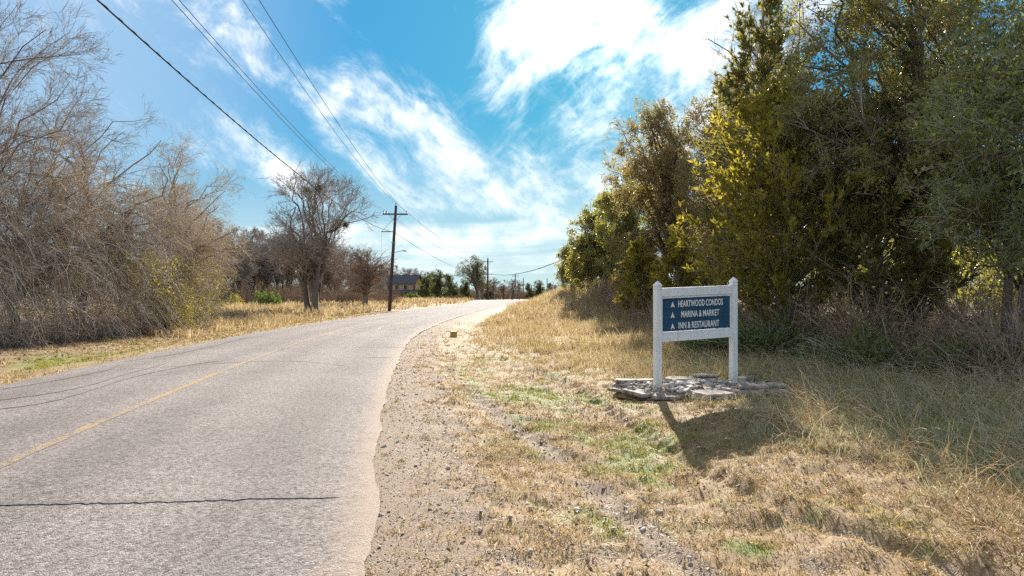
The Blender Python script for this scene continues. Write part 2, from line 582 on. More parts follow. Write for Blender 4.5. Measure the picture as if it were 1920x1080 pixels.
def road_color(t):
    pos = t.n('ShaderNodeNewGeometry').outputs['Position']
    v = t.n('ShaderNodeTexVoronoi', {'Vector': pos, 'Scale': 95.0, 'Randomness': 1.0}, feature='F1')
    v2 = t.n('ShaderNodeTexVoronoi', {'Vector': pos, 'Scale': 42.0, 'Randomness': 1.0}, feature='F1')
    ch = t.n('ShaderNodeSeparateColor', {0: v.outputs['Color']}).outputs[0]
    ch2 = t.n('ShaderNodeSeparateColor', {0: v2.outputs['Color']}).outputs[0]
    big = t.noise(pos, .7, 5, .6).outputs[0]
    md = t.noise(pos, 7.0, 4, .6).outputs[0]
    f = t.math('MULTIPLY_ADD', ch, .55, t.math('MULTIPLY', ch2, .45))
    c = t.ramp(f, [(.10, (.085, .071, .063)), (.3, (.160, .138, .126)), (.5, (.230, .203, .188)), (.72, (.295, .266, .249)), (.92, (.39, .362, .344))])
    lat = t.n('ShaderNodeAttribute', attribute_name='lat').outputs['Fac']      # offset from the centre line, metres
    al = t.math('ABSOLUTE', lat)
    # polished wheel paths, a shade darker and smoother
    wp = t.math('ADD', t.smooth(t.math('ABSOLUTE', t.math('SUBTRACT', al, .75)), .1, .55, 1, 0), t.smooth(t.math('ABSOLUTE', t.math('SUBTRACT', al, 2.35)), .1, .6, 1, 0))
    patch = t.smooth(t.noise(pos, .22, 4, .6).outputs[0], .42, .62)
    tint = t.math('MULTIPLY_ADD', big, .36, t.math('MULTIPLY_ADD', md, .22, t.math('MULTIPLY_ADD', wp, -.13, t.math('MULTIPLY_ADD', patch, .12, .55))))
    dusty = t.math('MULTIPLY', t.smooth(t.math('ADD', lat, t.math('MULTIPLY', md, .5)), 3.15, 3.6), .75)
    c = t.mix(1.0, c, t.n('ShaderNodeCombineColor', {0: tint, 1: t.math('MULTIPLY', tint, .975), 2: t.math('MULTIPLY', tint, .955)}).outputs[0], 'MULTIPLY')
    c = t.mix(dusty, c, (.36, .275, .205, 1))
    hgt = t.math('ADD', t.math('MULTIPLY', v.outputs['Distance'], -60), t.math('MULTIPLY', v2.outputs['Distance'], -18))
    return c, hgt, pos


m, t = mat('chip_seal_road')
M['road'] = m
c, hgt, pos = road_color(t)
finish(t, t.n('ShaderNodeBsdfPrincipled', {'Base Color': c, 'Roughness': .9, 'Specular IOR Level': .12, 'Normal': bumped(t, hgt, .28, .006)}).outputs[0])
m, t = mat('worn_yellow_line')
M['yellow'] = m
c, hgt, pos = road_color(t)
n = t.noise(pos, 11, 6, .75).outputs[0]
n_b = t.noise(pos, .5, 3, .6).outputs[0]
wear = t.smooth(t.math('ADD', n, t.math('MULTIPLY', t.math('SUBTRACT', n_b, .5), .7)), .38, .58)
c = t.mix(t.math('MULTIPLY', wear, .5), c, (.46, .29, .085, 1))
finish(t, t.n('ShaderNodeBsdfPrincipled', {'Base Color': c, 'Roughness': .9, 'Specular IOR Level': .12, 'Normal': bumped(t, hgt, .28, .006)}).outputs[0])
m, t = mat('tar_crack_seal')
M['tar'] = m
c, hgt, pos = road_color(t)
n = t.noise(pos, 14, 5, .7).outputs[0]
c = t.mix(t.smooth(n, .36, .66, .10, .58), c, (.075, .075, .082, 1))
finish(t, t.n('ShaderNodeBsdfPrincipled', {'Base Color': c, 'Roughness': .9, 'Specular IOR Level': .1}).outputs[0])
m, t = mat('pale_road_scar')
M['scar'] = m
c, hgt, pos = road_color(t)
n = t.noise(pos, 9, 5, .7).outputs[0]
c = t.mix(t.smooth(n, .42, .66, 0, .5), c, (.46, .44, .42, 1))
finish(t, t.n('ShaderNodeBsdfPrincipled', {'Base Color': c, 'Roughness': .9, 'Specular IOR Level': .1}).outputs[0])

M['stone'] = flat_mat('limestone', (.40, .345, .28), .85, .2, 9, bump=.7, spec=.15, col2=(.15, .12, .09), lo=.36, hi=.64)
m, t = mat('rubble_stone')
M['rubble'] = m
oi = t.n('ShaderNodeObjectInfo').outputs['Random']
n = t.noise(t.n('ShaderNodeNewGeometry').outputs['Position'], 40, 4, .65)
c = t.ramp(t.math('MULTIPLY_ADD', oi, .7, t.math('MULTIPLY', n.outputs[0], .3)), [(.1, (.13, .105, .085)), (.4, (.27, .23, .19)), (.8, (.50, .455, .40))])
finish(t, t.n('ShaderNodeBsdfPrincipled', {'Base Color': c, 'Roughness': .85, 'Normal': bumped(t, n.outputs[0], .6, .01)}).outputs[0])
m, t = mat('pebbles')
M['pebble'] = m
r = t.n('ShaderNodeAttribute', attribute_name='rnd').outputs['Fac']
c = t.ramp(r, [(0, (.16, .13, .11)), (.25, (.27, .21, .165)), (.65, (.38, .31, .25)), (.9, (.50, .44, .38)), (1, (.62, .58, .53))])
finish(t, t.n('ShaderNodeBsdfPrincipled', {'Base Color': c, 'Roughness': .8}).outputs[0])
m, t = mat('dead_leaf')
M['litter'] = m
r = t.n('ShaderNodeAttribute', attribute_name='rnd').outputs['Fac']
c = t.ramp(r, [(0, (.10, .06, .035)), (.5, (.24, .155, .09)), (.9, (.40, .30, .20)), (1, (.6, .5, .38))])
finish(t, t.n('ShaderNodeBsdfPrincipled', {'Base Color': c, 'Roughness': .7}).outputs[0])

# ------------------------------------------------------------------ ground sheet
def steps(*segs):
    o = []
    for a, b, d in segs:
        o.append(np.arange(a, b - 1e-6, d))
    o.append([segs[-1][1]])
    return np.concatenate(o)


gx = steps((-900, -200, 100), (-200, -60, 14), (-60, -14, 1.2), (-14, -1.6, .3), (-1.6, 7.6, .09), (7.6, 20, .5), (20, 60, 2.5), (60, 200, 14), (200, 900, 100))
gy = steps((-200, -20, 20), (-20, 2.4, 1.2), (2.4, 13, .09), (13, 32, .25), (32, 100, 1.0), (100, 280, 4), (280, 600, 20), (600, 2600, 200))
GX, GY = np.meshgrid(gx, gy)
fx, fy = GX.ravel(), GY.ravel()
S = road_side(fx, fy)
H = height(fx, fy, S)
nx, ny = len(gx), len(gy)
I = np.arange(nx * ny).reshape(ny, nx)
Q = np.stack([I[:-1, :-1], I[:-1, 1:], I[1:, 1:], I[1:, :-1]], -1).reshape(-1, 4)
me = mesh_from('ground', np.stack([fx, fy, H], 1), [Q], [M['ground']], smooth_shade=True)


def dirt_mask(x, y, s):
    dr = s - HW
    near = 1 - smooth(dr, .6, 1.35 + .6 * (fbm(x, y, .8, 41) - .5))
    near = near * (.55 + .6 * smooth(fbm(x, y, 2.2, 43), .35, .6) + .5 * (1 - smooth(dr, .2, .5)))
    near = np.where(dr < -0.2, .6, near) * (dr > -6)
    near = np.where(s < -HW + .3, .75 * (1 - smooth(-s - HW, 0, .35)), near)
    ra, rb = dist_line(x, y, RUT_A), dist_line(x, y, RUT_B)
    k = np.maximum(.95 * np.exp(-(ra / .20) ** 2) * smooth(fbm(x, y, 1.3, 77), .25, .45), .8 * np.exp(-(rb / .13) ** 2) * smooth(fbm(x, y, 1.1, 78), .38, .55))
    patch = .55 * smooth(fbm(x, y, 1.6, 91), .50, .72) * smooth(dr, 1, 1.5) * (1 - smooth(dr, 2.6, 4.2)) * (y < 22)
    return np.clip(np.maximum(np.maximum(near, k), patch), 0, 1) * (y < 130)


def green_mask(x, y, s):
    dr, dl = s - HW, -s - HW
    n = fbm(x, y, .7, 21)
    n2 = fbm(x, y, 2.4, 25)
    right = smooth(n * .5 + n2 * .5, .49, .60) * smooth(dr, 1.0, 1.6) * (1 - .85 * smooth(dr, 3.0, 4.2)) * (1 - smooth(y, 14, 26))
    shade = .85 * smooth(dr, 4.6, 5.8) * (1 - smooth(y, 16, 26)) * smooth(n2, .15, .4)
    left = .95 * smooth(n, .36, .52) * smooth(dl, .5, 1.1) * (1 - smooth(dl, 2.6, 4.0)) * (1 - smooth(y, 17, 24))
    gl = .4 * smooth(n, .5, .6) * smooth(dl, .1, .5) * (1 - smooth(dl, 2, 4))
    return np.clip(np.maximum.reduce([right, shade, left, gl]), 0, 1)


def litter_mask(x, y, s):
    dr, dl = s - HW, -s - HW
    r = smooth(dr, 8.2, 9.6) * (y < 62)
    l = smooth(dl, 3.6, 5.0) * (1 - smooth(y, 36, 42))
    return np.maximum(r, l)


for nm, fn in (('dirt', dirt_mask), ('green', green_mask), ('litter', litter_mask)):
    at = me.attributes.new(nm, 'FLOAT', 'POINT')
    at.data.foreach_set('value', fn(fx, fy, S).astype(np.float32))
ground = link('ground', me, kind='structure')

# ------------------------------------------------------------------ road
seg = np.linalg.norm(np.diff(CL, axis=0), axis=1)
arc = np.concatenate([[0], np.cumsum(seg)])


def at_arc(s):
    x = np.interp(s, arc, CL[:, 0])
    y = np.interp(s, arc, CL[:, 1])
    tx = np.interp(s, arc, CT[:, 0])
    ty = np.interp(s, arc, CT[:, 1])
    l = np.hypot(tx, ty)
    return x, y, tx / l, ty / l


def road_z(y, lat):
    return 0.0 + .06 * (1 - (np.abs(lat) / HW) ** 2) * 1.0 + long_z(y)


def strip(name, s_arr, lat_l, lat_r, lift, material, ncross=2, parent=None, **props):
    """a sheet on the road between two lateral offsets (arrays along s)."""
    x, y, tx, ty = at_arc(s_arr)
    f = np.linspace(0, 1, ncross)
    lat = lat_l[:, None] * (1 - f) + lat_r[:, None] * f
    X = x[:, None] + lat * ty[:, None]
    Y = y[:, None] - lat * tx[:, None]
    Z = road_z(y[:, None] + 0 * lat, np.clip(lat, -HW, HW)) + lift
    I = np.arange(lat.size).reshape(lat.shape)
    Q = np.stack([I[:-1, :-1], I[:-1, 1:], I[1:, 1:], I[1:, :-1]], -1).reshape(-1, 4)
    me = mesh_from(name, np.stack([X, Y, Z], -1).reshape(-1, 3), [Q], [material], smooth_shade=True)
    a = me.attributes.new('lat', 'FLOAT', 'POINT')
    a.data.foreach_set('value', lat.ravel().astype(np.float32))
    return link(name, me, parent, **props)


sa = np.concatenate([np.arange(8, 32, .5), np.arange(32, 58, .08), np.arange(58, 120, .4), np.arange(120, arc[-1], 2)])
jl = (fbm(sa, sa * 0, 1.4, 5) - .5) * .16 + (fbm(sa, sa * 0, 7, 6) - .5) * .07
jr = (fbm(sa, sa * 0 + 9, .8, 7, 2) - .5) * .16 + (fbm(sa, sa * 0 + 9, 3.0, 8, 3) - .5) * .07
road = strip('road', sa, -HW + jl, HW + jr, 0.0, M['road'], 17, None, kind='structure')
strip('centre_line', sa, np.full(len(sa), -.06) + jl * .15, np.full(len(sa), .06) + jl * .15, .004, M['yellow'], 2, road)


def nearest_arc(x, y):
    k = ((CL[:, 0] - x) ** 2 + (CL[:, 1] - y) ** 2).argmin()
    return arc[k], (x - CL[k, 0]) * CT[k, 1] - (y - CL[k, 1]) * CT[k, 0]


def crack(name, pts, width, material, seed):
    P = catmull(pts, 14)
    d = np.gradient(P, axis=0)
    d /= np.linalg.norm(d, axis=1)[:, None]
    nrm = np.stack([-d[:, 1], d[:, 0]], 1)
    k = np.arange(len(P))
    P = P + nrm * ((fbm(k, k * 0 + seed, .5, seed, 3) - .5) * .07)[:, None]
    wd = width * (.4 + 1.1 * fbm(k, k * 0 + seed, .35, seed + 3, 2)) * np.minimum(1, np.minimum(k + .3, len(k) - k - .7) / 3)
    A, B = P - nrm * wd[:, None] / 2, P + nrm * wd[:, None] / 2
    V = np.concatenate([A, B])
    s = road_side(V[:, 0], V[:, 1])
    z = road_z(V[:, 1], np.clip(s, -HW, HW)) + .006
    n = len(P)
    q = np.stack([k[:-1], k[:-1] + 1, k[:-1] + 1 + n, k[:-1] + n], -1)
    e1, e2 = V[q[0, 1]] - V[q[0, 0]], V[q[0, 3]] - V[q[0, 0]]
    if e1[0] * e2[1] - e1[1] * e2[0] < 0:
        q = q[:, ::-1]
    me = mesh_from(name, np.column_stack([V, z]), [q], [material], smooth_shade=True)
    a = me.attributes.new('lat', 'FLOAT', 'POINT')
    a.data.foreach_set('value', s.astype(np.float32))
    link(name, me, road)


crack('crack_seal', [(-5.0, 4.9), (-3.74, 4.98), (-3.2, 5.03), (-2.63, 5.1), (-2.1, 5.2), (-1.33, 5.32)], .075, M['tar'], 1)
crack('crack_seal', [(-8.3, 8.2), (-7.1, 9.0), (-6.6, 9.8), (-6.95, 12.3), (-6.9, 14.6), (-6.6, 15.4)], .09, M['tar'], 2)
crack('crack_seal', [(-8.6, 8.9), (-7.6, 9.8), (-7.1, 11.0), (-7.4, 13.2), (-7.6, 15.0)], .06, M['tar'], 3)
crack('crack_seal', [(-9.0, 10.4), (-8.3, 11.6), (-8.2, 13.6), (-8.7, 15.2)], .045, M['tar'], 4)
crack('crack_seal', [(-8.4, 13.9), (-7.0, 14.4), (-6.0, 15.2), (-4.8, 15.4), (-3.5, 14.6)], .04, M['tar'], 5)
crack('crack_seal', [(-9.0, 15.6), (-8.6, 17.5), (-8.9, 21.0), (-9.3, 24.0)], .05, M['tar'], 6)
crack('road_scar', [(-6.0, 24.0), (-6.2, 27), (-5.6, 28.4), (-5.9, 31), (-5.2, 33)], .12, M['scar'], 7)
crack('road_scar', [(-5.6, 29), (-5.0, 29.6), (-4.4, 31.5)], .12, M['scar'], 8)
crack('road_scar', [(-4.6, 19.6), (-3.7, 19.9), (-2.9, 20.0)], .07, M['scar'], 9)
crack('road_scar', [(-3.6, 16.6), (-2.9, 16.8)], .08, M['scar'], 10)
crack('road_scar', [(-5.0, 62), (-4.4, 66)], .25, M['scar'], 11)


# ------------------------------------------------------------------ trees: growing machinery
def grow(rng, P, Rad, m, length, ang, K, wander=.25, droop=0.0, up=0.0, t0=.25, t1=1.0, rfac=.55, rtip=.25, taper_len=.5, rmin=.003):
    N, K0, _ = P.shape
    if N == 0:
        return np.zeros((0, K, 3)), np.zeros((0, K))
    idx = np.repeat(np.arange(N), m)
    n = len(idx)
    t = rng.uniform(t0, t1, n)
    f = np.minimum(t * (K0 - 1), K0 - 1 - 1e-4)
    i = f.astype(int)
    fr = (f - i)[:, None]
    st = P[idx, i] * (1 - fr) + P[idx, i + 1] * fr
    tang = norm(P[idx, i + 1] - P[idx, i])
    r0 = (Rad[idx, i] * (1 - fr[:, 0]) + Rad[idx, i + 1] * fr[:, 0]) * rfac * rng.uniform(.7, 1.1, n)
    v = rng.normal(size=(n, 3))
    perp = norm(v - (v * tang).sum(1, keepdims=True) * tang)
    a = rng.uniform(ang[0], ang[1], n)[:, None]
    d = tang * np.cos(a) + perp * np.sin(a)
    L = length * (1 - taper_len * t) * rng.uniform(.55, 1.25, n)
    pts = np.empty((n, K, 3))
    pts[:, 0] = st
    for k in range(1, K):
        d = norm(d + rng.normal(size=(n, 3)) * wander + np.array([0, 0, up - droop]))
        pts[:, k] = pts[:, k - 1] + d * (L / (K - 1))[:, None]
    r0 = np.maximum(r0, rmin)
    rad = r0[:, None] * np.linspace(1, rtip, K)[None]
    return pts, np.maximum(rad, rmin * .6)


def clip_env(rng, P, Rad, envs, slack=1.12):
    if not envs:
        return P, Rad
    tip = P[:, -1]
    best = np.full(len(P), 9.0)
    for (cx, cy_, cz, rx, ry, rz) in envs:
        best = np.minimum(best, ((tip[:, 0] - cx) / rx) ** 2 + ((tip[:, 1] - cy_) / ry) ** 2 + ((tip[:, 2] - cz) / rz) ** 2)
    keep = np.sqrt(best) < slack * rng.uniform(.85, 1.15, len(P))
    return P[keep], Rad[keep]


def limb_curves(rng, trunks, envs, n, K=8, wander=.05, hfrac=(.25, .8), shell=.45, arch=.0):
    """curved limbs from the trunks to points spread through the crown."""
    out_p, out_r = [], []
    vol = np.array([e[3] * e[4] * e[5] for e in envs])
    for q in range(n):
        e = envs[rng.choice(len(envs), p=vol / vol.sum())]
        u = norm(rng.normal(size=3)) * rng.uniform(shell, 1.0) ** .6
        T = np.array(e[:3]) + u * np.array(e[3:])
        tp, tr = trunks[rng.integers(len(trunks))]
        zs = tp[:, 2]
        want = np.clip(T[2] * rng.uniform(*hfrac), zs[0] + .25 * (zs[-1] - zs[0]), zs[-1] * .98)
        j = min(int(np.searchsorted(zs, want)), len(zs) - 1)
        S0 = tp[j]
        j2 = min(j + 1, len(zs) - 1)
        td = norm(tp[j2] - tp[max(j2 - 1, 0)])
        Ln = np.linalg.norm(T - S0)
        M1 = S0 + td * Ln * .35 + (T - S0) * .25 + np.array([0, 0, arch * Ln])
        tt = np.linspace(0, 1, K)[:, None]
        c = (1 - tt) ** 2 * S0 + 2 * (1 - tt) * tt * M1 + tt ** 2 * T
        c[1:-1] += rng.normal(size=(K - 2, 3)) * wander * Ln * .5
        r0 = tr[j] * rng.uniform(.42, .62)
        out_p.append(c)
        out_r.append(r0 * np.linspace(1, .18, K))
    return np.array(out_p), np.maximum(np.array(out_r), .008)


def trunk_curve(rng, base, top, r0, r1, K=9, wob=.05, flare=1.35):
    t = np.linspace(0, 1, K)[:, None]
    p_ = np.array(base) * (1 - t) + np.array(top) * t
    L = np.linalg.norm(np.array(top) - np.array(base))
    p_[1:-1] += rng.normal(size=(K - 2, 3)) * np.array([1, 1, .2]) * wob * L * .4
    r = r0 + (r1 - r0) * t[:, 0] ** .8
    r[0] *= flare
    return p_, r


def leaves(g, rng, P, per, size, wid, mat_i, spread=.06, droop=0.0, rnd=None, up=.3, t0=0.0):
    """leaf-shaped folded quads along twigs"""
    N, K, _ = P.shape
    if N == 0:
        return
    idx = np.repeat(np.arange(N), per)
    n = len(idx)
    f = rng.uniform(t0, 1, n) * (K - 1) * .999
    i = f.astype(int)
    fr = (f - i)[:, None]
    b = P[idx, i] * (1 - fr) + P[idx, i + 1] * fr + rng.normal(size=(n, 3)) * spread
    tang = norm(P[idx, -1] - P[idx, 0])
    ax = norm(tang * .5 + rng.normal(size=(n, 3)) * .75 + np.array([0, 0, -droop]))
    nn = rng.normal(size=(n, 3)) + np.array([0, 0, up])
    sd = norm(np.cross(ax, nn))
    nn = np.cross(sd, ax)
    L = (size * rng.uniform(.6, 1.35, n))[:, None]
    W = L * wid * .5
    v = np.empty((n, 4, 3))
    v[:, 0] = b
    v[:, 1] = b + ax * L * .55 + sd * W + nn * W * .35
    v[:, 2] = b + ax * L
    v[:, 3] = b + ax * L * .55 - sd * W + nn * W * .35
    k = np.arange(n * 4).reshape(n, 4)
    r = rng.random(n) if rnd is None else np.clip(rnd[idx] * .6 + rng.random(n) * .4, 0, 1)
    g.add(v.reshape(-1, 3), k, mat_i, r)


def make_tree(name, label, cat, base, seed, trunks, envs, nlimb, lv, mats, trunk_mat, leaf=None, group=None, wander=.06, hfrac=(.25, .8), shell=.45, arch=0.0,
              nb=6, blen=1.6, bang=(.4, 1.0), clip=1.12, root=None, droop=0.0, limb_S=6, extra=None, rmin=.0045, inner=.2):
    """trunks: (base,top,r0,r1) in local coordinates; lv: list of (m,length,angle,K,wander,droop,S)"""
    rng = np.random.default_rng(seed)
    t = root or thing(name, label, cat, base, 0, group)
    tr = [trunk_curve(rng, *q) for q in trunks]
    g = Geo()
    for p_, r_ in tr:
        add_tubes(g, p_[None], r_[None], 9, 0, rng)
    LP, LR = limb_curves(rng, tr, envs, nlimb, 8, wander, hfrac, shell, arch)
    add_tubes(g, LP, LR, limb_S, 0, rng)
    g.build('trunk', M[trunk_mat], t, smooth_shade=True)
    g = Geo()
    P, Rd = LP, LR
    tops = np.array([p_ for p_, r_ in tr])
    topr = np.array([r_ for p_, r_ in tr])
    last = None
    for li, (m_, ln, an, K, wa, dr, S_) in enumerate(lv):
        P2, R2 = grow(rng, P, Rd, m_, ln, an, K, wa, dr, 0.0, inner if li == 0 else .15 + .5 * (inner - .2), rmin=rmin)
        if li == 0 and tops.shape[1] > 2:
            Pt, Rt = grow(rng, tops, topr, m_ * 2, ln, an, K, wa, dr, .1, .45, 1.0, .35)
            P2, R2 = np.concatenate([P2, Pt]), np.concatenate([R2, Rt])
        P2, R2 = clip_env(rng, P2, R2, envs, clip)
        if S_:
            add_tubes(g, P2, R2, S_, 0, rng)
        P, Rd = P2, R2
    if leaf:
        for (per, size, wid, mi, spread, lr, frac) in leaf:
            sel = rng.random(len(P)) < frac
            tone = fbm(P[:, 0, 0] * 1.0 + P[:, 0, 1], P[:, 0, 2], .9, seed)
            leaves(g, rng, P[sel], per, size, wid, mi, spread, lr, rnd=np.clip((tone - .5) * 2.2 + .45, 0, 1)[sel])
    if extra:
        extra(g, rng, P)
    g.build('crown', [M[x] for x in mats], t)
    return t


# ------------------------------------------------------------------ left side thicket
TW = [(9, 2.0, (.35, .95), 6, .16, .03, 4), (7, .95, (.35, 1.0), 4, .2, .02, 3), (4, .45, (.35, 1.0), 2, .22, .0, 3)]
BUDS = lambda fr, per=2: [(per, .05, .6, 1, .05, 0.0, fr)]
make_tree('bare_tree', 'tall bare grey tree cut by the left picture edge, reaching highest above the thicket', 'tree', (-17.0, 20.5, hz(-17, 20.5)), 11,
          [((0, 0, 0), (-.3, .2, 7.5), .20, .06), ((.4, -.3, 0), (1.3, -.6, 6.5), .14, .05)],
          [(1.0, -.3, 7.7, 4.2, 3.4, 5.2), (1.4, -.5, 4.6, 3.4, 2.8, 3.2)], 40, [(10, 2.0, (.3, .85), 6, .14, -.03, 4), (8, .95, (.3, .9), 4, .18, -.03, 3), (4, .46, (.3, .9), 2, .2, -.02, 3)],
          ['twig_grey'], 'bark', group='bare trees of the left thicket')
make_tree('bare_tree', 'domed bare tree in the middle of the left thicket, limbs arching over the verge', 'tree', (-16.6, 26.0, hz(-16.6, 26)), 12,
          [((0, 0, 0), (.4, -.2, 6.6), .22, .06), ((-.5, .3, 0), (-1.2, .4, 6), .15, .05)],
          [(1.3, -.6, 5.6, 3.0, 3.2, 3.9), (1.6, -1.2, 3.4, 2.6, 2.4, 2.6)], 36, TW, ['twig_grey', 'bud'], 'bark', BUDS(.12), group='bare trees of the left thicket')
make_tree('bare_tree', 'bare tree ending the left thicket, budding yellow green along its lower edge', 'tree', (-16.6, 32.5, hz(-16.6, 32.5)), 13,
          [((0, 0, 0), (.5, 0, 6.2), .2, .06)],
          [(1.6, -.6, 5.2, 2.7, 2.8, 3.9), (1.8, -.8, 2.8, 2.5, 2.2, 2.4)], 32, TW, ['twig_tan', 'bud'], 'bark', BUDS(.3), group='bare trees of the left thicket')
make_tree('bare_tree', 'low bushy bare tree behind the vine tangle at the left, with pale lichen grey twigs', 'tree', (-16.6, 22.8, hz(-16.6, 22.8)), 14,
          [((0, 0, 0), (.3, 0, 4.6), .17, .05)],
          [(.8, -.4, 4.2, 3.0, 2.8, 3.4)], 34, [(8, 1.7, (.4, 1.1), 6, .2, .06, 4), (7, .8, (.4, 1.1), 3, .22, .06, 3), (4, .42, (.4, 1.1), 2, .25, .04, 3)],
          ['twig_tan', 'bud'], 'bark', BUDS(.06), group='bare trees of the left thicket')
make_tree('bare_tree', 'bare tree at the far end of the left thicket, half hidden behind its neighbour', 'tree', (-19.6, 39.0, hz(-19.6, 39)), 15,
          [((0, 0, 0), (.3, 0, 5.6), .17, .05)],
          [(.6, -.6, 4.9, 2.9, 2.8, 3.6), (.9, -.8, 2.4, 2.4, 2.0, 2.2)], 26, TW, ['twig_red', 'bud'], 'bark', BUDS(.2), group='bare trees of the left thicket')
make_tree('bare_tree', 'bare tree standing deep behind the left thicket, seen only through its branches', 'tree', (-20.0, 25.0, hz(-20, 25)), 16,
          [((0, 0, 0), (.3, 0, 6.6), .2, .05)],
          [(.6, -.6, 5.0, 4.0, 3.2, 4.2)], 26, TW[:2], ['twig_grey'], 'bark', None, group='bare trees of the left thicket')

# hanging vines and brush along the thicket's face
rng = np.random.default_rng(20)
g = Geo()
face = catmull([(-16.0, 13.0), (-15.6, 18.0), (-15.1, 23.0), (-14.8, 28), (-15.9, 33.5), (-17.6, 39)], 20)


def along(n, spread, bias=0.0):
    k = rng.uniform(0, len(face) - 1.01, n)
    i = k.astype(int)
    f = (k - i)[:, None]
    q = face[i] * (1 - f) + face[i + 1] * f
    tdir = norm(face[i + 1] - face[i])
    nr = np.stack([-tdir[:, 1], tdir[:, 0]], 1)          # to the left, away from the road
    return q + nr * (np.abs(rng.normal(size=n)) * spread + bias)[:, None]


n = 4200
q = along(n, .9, -.4)
z0 = rng.uniform(.8, 5.6, n) * (.6 + .8 * fbm(q[:, 0], q[:, 1], .5, 31))
d = norm(np.column_stack([rng.normal(size=(n, 2)) * .8 + np.array([.5, -.2]), rng.uniform(-.1, .7, n)]))
K = 6
P = np.empty((n, K, 3))
P[:, 0] = np.column_stack([q, z0])
L = rng.uniform(.8, 2.6, n)
for k in range(1, K):
    d = norm(d + rng.normal(size=(n, 3)) * .22 + np.array([0, 0, -.40]))
    P[:, k] = P[:, k - 1] + d * (L / (K - 1))[:, None]
P[:, :, 2] = np.maximum(P[:, :, 2], height(P[:, :, 0], P[:, :, 1]).reshape(n, K) + .02)
add_tubes(g, P, np.repeat((rng.uniform(.005, .013, n))[:, None], K, 1) * np.linspace(1, .5, K), 3, 0, rng)
P2, R2 = grow(rng, P, np.full((n, K), .008), 4, .55, (.4, 1.2), 2, .25, .08, rmin=.0048)
add_tubes(g, P2, R2, 3, 0, rng)
sel = (fbm(P2[:, 0, 0], P2[:, 0, 1] + P2[:, 0, 2], .35, 8) > .50) & (P2[:, 0, 1] > 23.5) & (P2[:, 0, 2] < 3.2)
leaves(g, rng, P2[sel], 4, .075, .6, 1, .06)
sel = (rng.random(len(P2)) < .05)
leaves(g, rng, P2[sel], 2, .045, .6, 1, .05)
n = 170                                                    # thicker pale limbs arching out of it
q = along(n, .8, .1)
K = 12
P = np.empty((n, K, 3))
P[:, 0] = np.column_stack([q, rng.uniform(.3, 5.0, n)])
d = norm(np.column_stack([.8 + rng.normal(size=n) * .4, rng.normal(size=n) * .6 - .2, rng.uniform(-.1, .9, n)]))
L = rng.uniform(1.6, 3.6, n)
for k in range(1, K):
    d = norm(d + rng.normal(size=(n, 3)) * .12 + np.array([0, 0, -.13]))
    P[:, k] = P[:, k - 1] + d * (L / (K - 1))[:, None]
P[:, :, 2] = np.maximum(P[:, :, 2], height(P[:, :, 0], P[:, :, 1]).reshape(n, K) + .04)
Rl = rng.uniform(.012, .030, n)[:, None] * np.linspace(1, .22, K)
add_tubes(g, P, Rl, 5, 2, rng)
P2, R2 = grow(rng, P, Rl, 9, .9, (.4, 1.1), 5, .2, .05, 0, .2, 1, .5, rmin=.005)
add_tubes(g, P2, R2, 3, 2, rng)
P3, R3 = grow(rng, P2, R2, 4, .4, (.4, 1.1), 2, .22, .02, rmin=.0042)
add_tubes(g, P3, R3, 3, 2, rng)
n = 3000                                                   # upright brush at the foot
q = along(n, .9, -.35)
zb = height(q[:, 0], q[:, 1])
P = np.empty((n, 4, 3))
P[:, 0] = np.column_stack([q, zb])
d = norm(np.column_stack([rng.normal(size=(n, 2)) * .5, np.ones(n)]))
L = rng.uniform(.5, 1.9, n)
for k in range(1, 4):
    d = norm(d + rng.normal(size=(n, 3)) * .25 + np.array([.1, 0, -.08]))
    P[:, k] = P[:, k - 1] + d * (L / 3)[:, None]
add_tubes(g, P, np.full((n, 4), .006) * np.linspace(1.2, .5, 4), 3, 0, rng)
P2, R2 = grow(rng, P, np.full((n, 4), .006), 4, .4, (.4, 1.2), 2, .25, .05, rmin=.0038)
add_tubes(g, P2, R2, 3, 0, rng)
g.build('vine_tangle', [M['twig_tan'], M['bud'], M['pale_limb']], kind='stuff', label='tan tangle of hanging vines and brush along the front of the left thicket')


def bush(name, label, cat, x, y, seed, r, h, leafmat, n_st, n_leaf, lsize, lwid, twigmat='twig_tan', group=None, squash=1.0, upw=.2):
    rg = np.random.default_rng(seed)
    t = thing(name, label, cat, (x, y, hz(x, y)), 0, group)
    d = norm(np.column_stack([rg.normal(size=(n_st, 2)), np.abs(rg.normal(size=n_st)) * .9 + .25]))
    K = 5
    P = np.zeros((n_st, K, 3))
    P[:, 0, :2] = rg.normal(size=(n_st, 2)) * r * .12
    P[:, 0, 2] = -.03
    L = rg.uniform(.55, 1.1, n_st)
    for k in range(1, K):
        d = norm(d + rg.normal(size=(n_st, 3)) * .16 + np.array([0, 0, upw * .2]))
        P[:, k] = P[:, k - 1] + d * (L / (K - 1))[:, None] * np.array([r, r * squash, h])
    g = Geo()
    add_tubes(g, P, np.full((n_st, K), .012) * np.linspace(1.2, .5, K), 4, 0, rg)
    P2, R2 = grow(rg, P, np.full((n_st, K), .01), 7, .42 * min(r, h), (.3, 1.0), 3, .2, 0, .05, rmin=.004)
    P2[:, :, 2] = np.maximum(P2[:, :, 2], .02)
    add_tubes(g, P2, R2, 3, 0, rg)
    g.build('stem', M[twigmat], t)
    if n_leaf:
        g = Geo()
        leaves(g, rg, P2, n_leaf, lsize, lwid, 0, .035, 0)
        g.build('leaves', M[leafmat], t)
    return t


